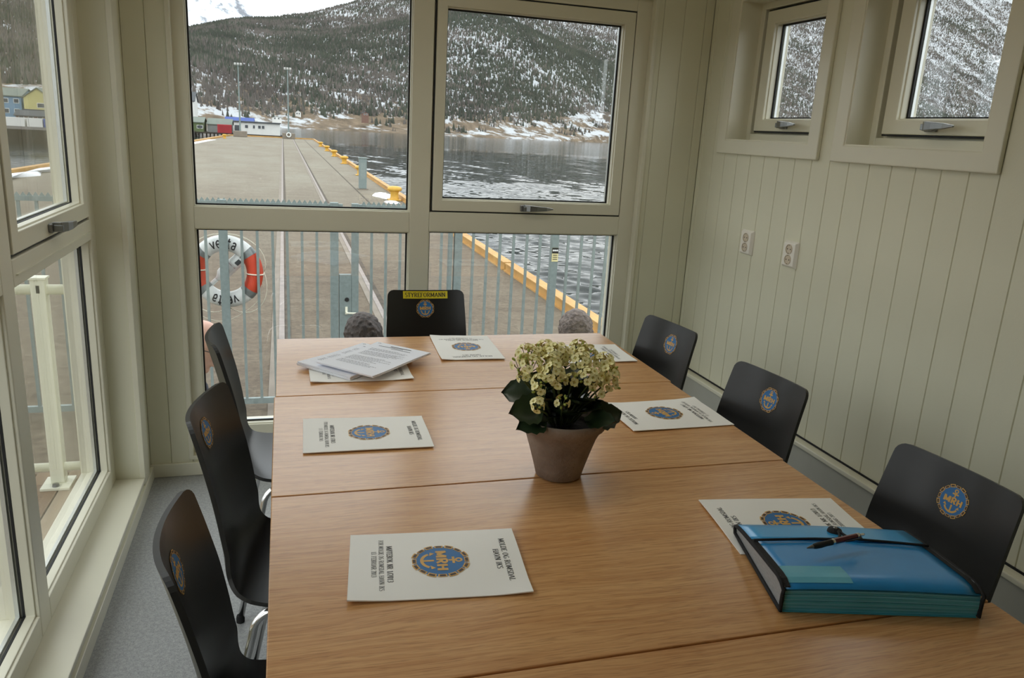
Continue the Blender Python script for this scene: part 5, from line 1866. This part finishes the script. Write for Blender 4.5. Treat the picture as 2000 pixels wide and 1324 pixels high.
for x in (-27.2, -29.2, -31): far_window(h, x, 262, 3.6, .9, 1.2)
# houses on the far shore
fh = [(11.5, 640, 5.0, 4.2, 3.6, 'white gabled house on the far shore right of the masts', M_whitewall, M_roofdark), (-4, 600, 1.0, 6.5, 2.0, 'low white boathouse on the far shore beside the long shed', M_whitewall, M_greyroof),
      (64, 655, 8.0, 5, 2.6, 'pale brown house among the fields on the far shore', M_redbrown, M_roofdark), (268, 880, 10.0, 5.5, 3.2, 'light blue house on the far shore seen through the opening sash', M_bluewall, M_greyroof)]
for (x, y, z, wd, hh, lab, mw, mr) in fh:
    r_ = shed('shore_house', lab, 'house', x - wd / 2, x + wd / 2, y, y + 8, z - 6, z + hh * .55, z + hh, mw, mr, 'Y')
    far_window(r_, x - wd * .2, y, z + hh * .3, .9, 1.0); far_window(r_, x + wd * .2, y, z + hh * .3, .9, 1.0)
# left harbour side seen through the left window
QL = -3.0
mb = MB().prism([(-140, 132), (-22, 142), (-22, 160), (-140, 160)], lambda a, b: (a, b, WZ - 2), lambda a, b: (a, b, -2.3))
mb.prism([(-140, 172), (-20, 190), (-30, 330), (-140, 330)], lambda a, b: (a, b, WZ - 2), lambda a, b: (a, b, QL))
o = part('harbour_mole', mb, M_pile); tag(o, 'dark mole across the water seen through the left window', 'quay', kind='structure')
for (x0, x1, m_, lab) in ((-56, -51.6, M_whitewall, 'white container at the left edge of the left window view'), (-51.2, -48.3, M_whitewall, 'white container beside the blue one across the water'), (-48.1, -45.6, M_bluebox, 'blue container across the water in the left window'), (-45.2, -43.6, M_whitewall, 'short white container right of the blue one')):
    cc_ = empty('shipping_container', ((x0 + x1) / 2, 190, QL)); tag(cc_, lab, 'container', 'containers across the water')
    part('box', MB().box(x0, x1, 189, 191.4, QL, QL + 1.75), m_, cc_, world=True)
    part('door_bar', MB().box(x0 + .3, x0 + .36, 188.95, 189, QL + .1, QL + 1.65), M_greyshed, cc_, world=True)
bb = shed('apartment_block', 'light blue two storey building in the left window', 'building', -72, -56.2, 205, 216, QL, 3.1, 4.7, M_bluewall, M_greyroof)
for zz in (2.1, -.1):
    for x in (-57.2, -59.3, -61.4, -63.5): far_window(bb, x, 205, zz, .9, .8)
yb = shed('yellow_house', 'pale yellow gabled house in the left window', 'house', -55.2, -49.6, 203, 214, QL, 3.0, 5.0, M_yellowwall, M_greyroof, 'Y')
far_window(yb, -51.7, 203, 1.4, 1.6, .8)
part('porch', MB().box(-55.2, -49.6, 201.8, 203, .1, .5), M_roofdark, yb, world=True)
rb_ = shed('terraced_house', 'reddish low house in front of the yellow one', 'house', -55.4, -49.4, 197, 201, QL, -.9, .0, M_redbrown, M_roofdark)
for x in (-54.3, -52.5, -50.7): far_window(rb_, x, 197, -1.4, .8, .7)

# ================================================================== fjord and mountains
o = part('fjord_water', MB().add([(-9000, -4000, WZ), (9000, -4000, WZ), (9000, 9000, WZ), (-9000, 9000, WZ)], [(0, 1, 2, 3)]), M_water)
tag(o, 'dark rippled fjord water', 'water', kind='structure')
# wind waves along the quay, modelled; they flatten out towards the open fjord
wr = np.random.default_rng(3)
wx = np.concatenate([np.arange(4.75, 26, .13), np.arange(26, 70, .30), np.arange(70, 150, .7)])
wy = np.concatenate([np.arange(6, 34, .11), np.arange(34, 90, .2), np.arange(90, 230, .45)])
WX, WY = np.meshgrid(wx, wy)
WH = np.zeros_like(WX)
for i in range(26):
    lam = wr.uniform(.45, 1.7)
    th = wr.normal(R(78), .38)
    am = .0105 * lam ** .8
    ph_ = wr.uniform(0, 6.28)
    arg = (WX * math.cos(th) + WY * math.sin(th)) * 6.283 / lam + ph_
    fade = np.clip(1.4 - np.hypot(WX, WY) * .5 / (lam * 75), 0, 1)
    WH += am * fade * np.sin(arg + .7 * np.sin(WX * .31 + i) + .6 * np.sin(WY * .23 + 2 * i))
WH *= np.interp(np.hypot(WX, WY), [8, 30, 90, 230], [1.0, .95, .74, .5])
edge = np.clip((230 - WY) / 25, 0, 1)
vs = np.stack([WX.ravel(), WY.ravel(), (WZ + .16 + WH * edge).ravel()], 1)
nX, nY = len(wx), len(wy)
ii = (np.arange(nY - 1)[:, None] * nX + np.arange(nX - 1)[None]).ravel()
fs = np.stack([ii, ii + 1, ii + nX + 1, ii + nX], 1)
me = bpy.data.meshes.new('waves')
me.from_pydata(vs.tolist(), [], fs.tolist())
me.materials.append(M_chop)
me.polygons.foreach_set('use_smooth', [True] * len(me.polygons))
wv_ = link('waves', me, o)
_ph = rng.uniform(0, 6.28, (40,)); _an = rng.uniform(0, 3.14, (40,))
def fbm(x, y, wl, octs=5, seed=0):
    z = 0; amp = 1.0
    for i in range(octs):
        for j in range(3):
            a = _an[(seed * 7 + i * 3 + j) % 40]; p = _ph[(seed * 11 + i * 3 + j) % 40]
            k = 6.283 / wl
            z = z + amp * np.sin((x * np.cos(a) + y * np.sin(a)) * k + p + 1.7 * np.sin((x * np.sin(a + 1) - y * np.cos(a + 1)) * k * .6 + p))
        amp *= .55; wl *= .47
    return z / 3
def yshore(x):
    return np.interp(x, [-3000, -600, -220, -90, 0, 128, 201, 385, 800, 1600, 4000], [700, 430, 400, 440, 573, 648, 705, 900, 1100, 1200, 1250])
def ground(x, y):
    d = (y - yshore(x) + 8 * fbm(x, y * 0, 140, 3, 2)) * .8
    Hc = np.interp(x, [-3000, -700, -480, -172, -65, 75, 144, 300, 500, 915, 1715, 2500, 4000], [260, 240, 205, 141, 178, 221, 248, 335, 410, 480, 640, 820, 900])
    t = np.clip((d - 40) / 960, 0, 1.6)
    hill = Hc * np.where(t < 1, t ** 1.05, 1 - .1 * (t - 1))
    low = np.clip(d / 60, -1, 1) * 6 + np.clip((d - 30) / 200, 0, 1) * 9
    h = WZ + low + hill + np.clip(t, 0, 1) ** .6 * 7 * fbm(x, y, 420, 5, 1) * np.clip(1.15 - t, 0.12, 1)
    kn = np.exp(-(((x - 330) / 190) ** 2 + ((y - 1180) / 210) ** 2))
    h = h + 66 * kn
    return np.where(d < 0, WZ - 3, h), d, t, kn
nx_, ny_ = 300, 260
gx = np.concatenate([np.linspace(-2600, -700, 40), np.linspace(-680, 1500, nx_ - 100), np.linspace(1520, 3800, 60)])
gy = np.concatenate([np.linspace(380, 1500, 170), np.linspace(1512, 3400, 90)])
XX, YY = np.meshgrid(gx, gy)
ZZ = ground(XX, YY)[0]
vs = np.stack([XX.ravel(), YY.ravel(), ZZ.ravel()], 1)
nX, nY = len(gx), len(gy)
ii = (np.arange(nY - 1)[:, None] * nX + np.arange(nX - 1)[None]).ravel()
fs = np.stack([ii, ii + 1, ii + nX + 1, ii + nX], 1)
me = bpy.data.meshes.new('mountain')
me.from_pydata(vs.tolist(), [], fs.tolist())
me.materials.append(M_slope)
me.polygons.foreach_set('use_smooth', [True] * len(me.polygons))
o = link('mountain', me)
tag(o, 'wooded mountainside with snow patches across the fjord', 'mountain', kind='structure')
# high snow peak behind
gx = np.linspace(-3800, 600, 90); gy = np.linspace(3600, 6200, 50)
XX, YY = np.meshgrid(gx, gy)
crest = np.interp(XX, [-3800, -2200, -1400, -700, -400, -240, -120, 200, 600], [150, 500, 900, 830, 720, 640, 570, 400, 250])
tt = np.clip((YY - 3600) / 1300, 0, 1)
ZZ = crest * np.where(YY < 4900, tt, 1 - (YY - 4900) / 4000) + 30 * fbm(XX, YY, 500, 5, 3) * tt * (1.05 - tt)
vs = np.stack([XX.ravel(), YY.ravel(), ZZ.ravel()], 1)
nX, nY = len(gx), len(gy)
ii = (np.arange(nY - 1)[:, None] * nX + np.arange(nX - 1)[None]).ravel()
fs = np.stack([ii, ii + 1, ii + nX + 1, ii + nX], 1)
me = bpy.data.meshes.new('snow_peak')
me.from_pydata(vs.tolist(), [], fs.tolist())
me.materials.append(M_peak)
me.polygons.foreach_set('use_smooth', [True] * len(me.polygons))
o = link('snow_peak', me)
tag(o, 'distant white snow peak behind the wooded ridge', 'mountain', kind='structure')

# forest on the slope: every tree is real geometry, far too many to count
def forest(name, lab, pts, hts, wid, sides, m_):
    n = len(pts)
    a = np.linspace(0, 2 * np.pi, sides, endpoint=False)
    base = np.zeros((n, sides + 1, 3))
    rot = rng.uniform(0, 6.28, n)
    for k in range(sides):
        base[:, k, 0] = pts[:, 0] + wid * np.cos(a[k] + rot)
        base[:, k, 1] = pts[:, 1] + wid * np.sin(a[k] + rot)
        base[:, k, 2] = pts[:, 2] - 1 + hts * .08
    base[:, sides, 0] = pts[:, 0]; base[:, sides, 1] = pts[:, 1]; base[:, sides, 2] = pts[:, 2] + hts
    off = (np.arange(n) * (sides + 1))[:, None, None]
    tri = np.array([[k, (k + 1) % sides, sides] for k in range(sides)])[None]
    f = (tri + off).reshape(-1, 3)
    me = bpy.data.meshes.new(name)
    v = base.reshape(-1, 3)
    me.vertices.add(len(v)); me.vertices.foreach_set('co', v.ravel())
    me.loops.add(f.size); me.loops.foreach_set('vertex_index', f.ravel().astype(np.int32))
    me.polygons.add(len(f)); me.polygons.foreach_set('loop_start', np.arange(0, f.size, 3, dtype=np.int32)); me.polygons.foreach_set('loop_total', np.full(len(f), 3, dtype=np.int32))
    me.materials.append(m_)
    me.update(); me.validate()
    o = link(name, me)
    tag(o, lab, 'forest', kind='stuff')
N = 640000
r2 = np.sqrt(rng.uniform(560 ** 2, 2900 ** 2, N)); az = np.radians(rng.uniform(-21, 56, N))
px_, py_ = r2 * np.sin(az), r2 * np.cos(az)
h_, d_, t_, kn_ = ground(px_, py_)
dens = .82 + .12 * np.clip((150 - h_) / 60, 0, 1) + .30 * np.clip((px_ - 420) / 300, 0, 1) + .40 * fbm(px_, py_, 300, 4, 4) + .25 * fbm(px_, py_, 60, 3, 5) + .9 * kn_ - .30 * np.clip((h_ - 150) / 250, 0, 1)
field = d_ < 62
dens = np.where(field, -.02 + .6 * (fbm(px_, py_, 55, 3, 6) > .5), dens)
conif = rng.uniform(0, 1, N) < np.clip(.30 + .45 * fbm(px_, py_, 380, 3, 7) + .6 * kn_ - .3 * np.clip((h_ - 120) / 200, 0, 1), .05, .95)
keep = (rng.uniform(0, 1, N) < np.clip(dens, 0, 1)) & (d_ > 12) & (t_ < 1.12)
P = np.stack([px_, py_, h_], 1)
kc = keep & conif
kb = keep & ~conif
hc_ = rng.uniform(2.8, 6.8, N)
forest('conifer_forest', 'dark evergreen forest on the mountainside', P[kc], hc_[kc], hc_[kc] * .27, 4, M_conifer)
forest('birch_forest', 'bare grey birch wood on the mountainside', P[kb], hc_[kb] * .85, hc_[kb] * .21, 3, M_birch)
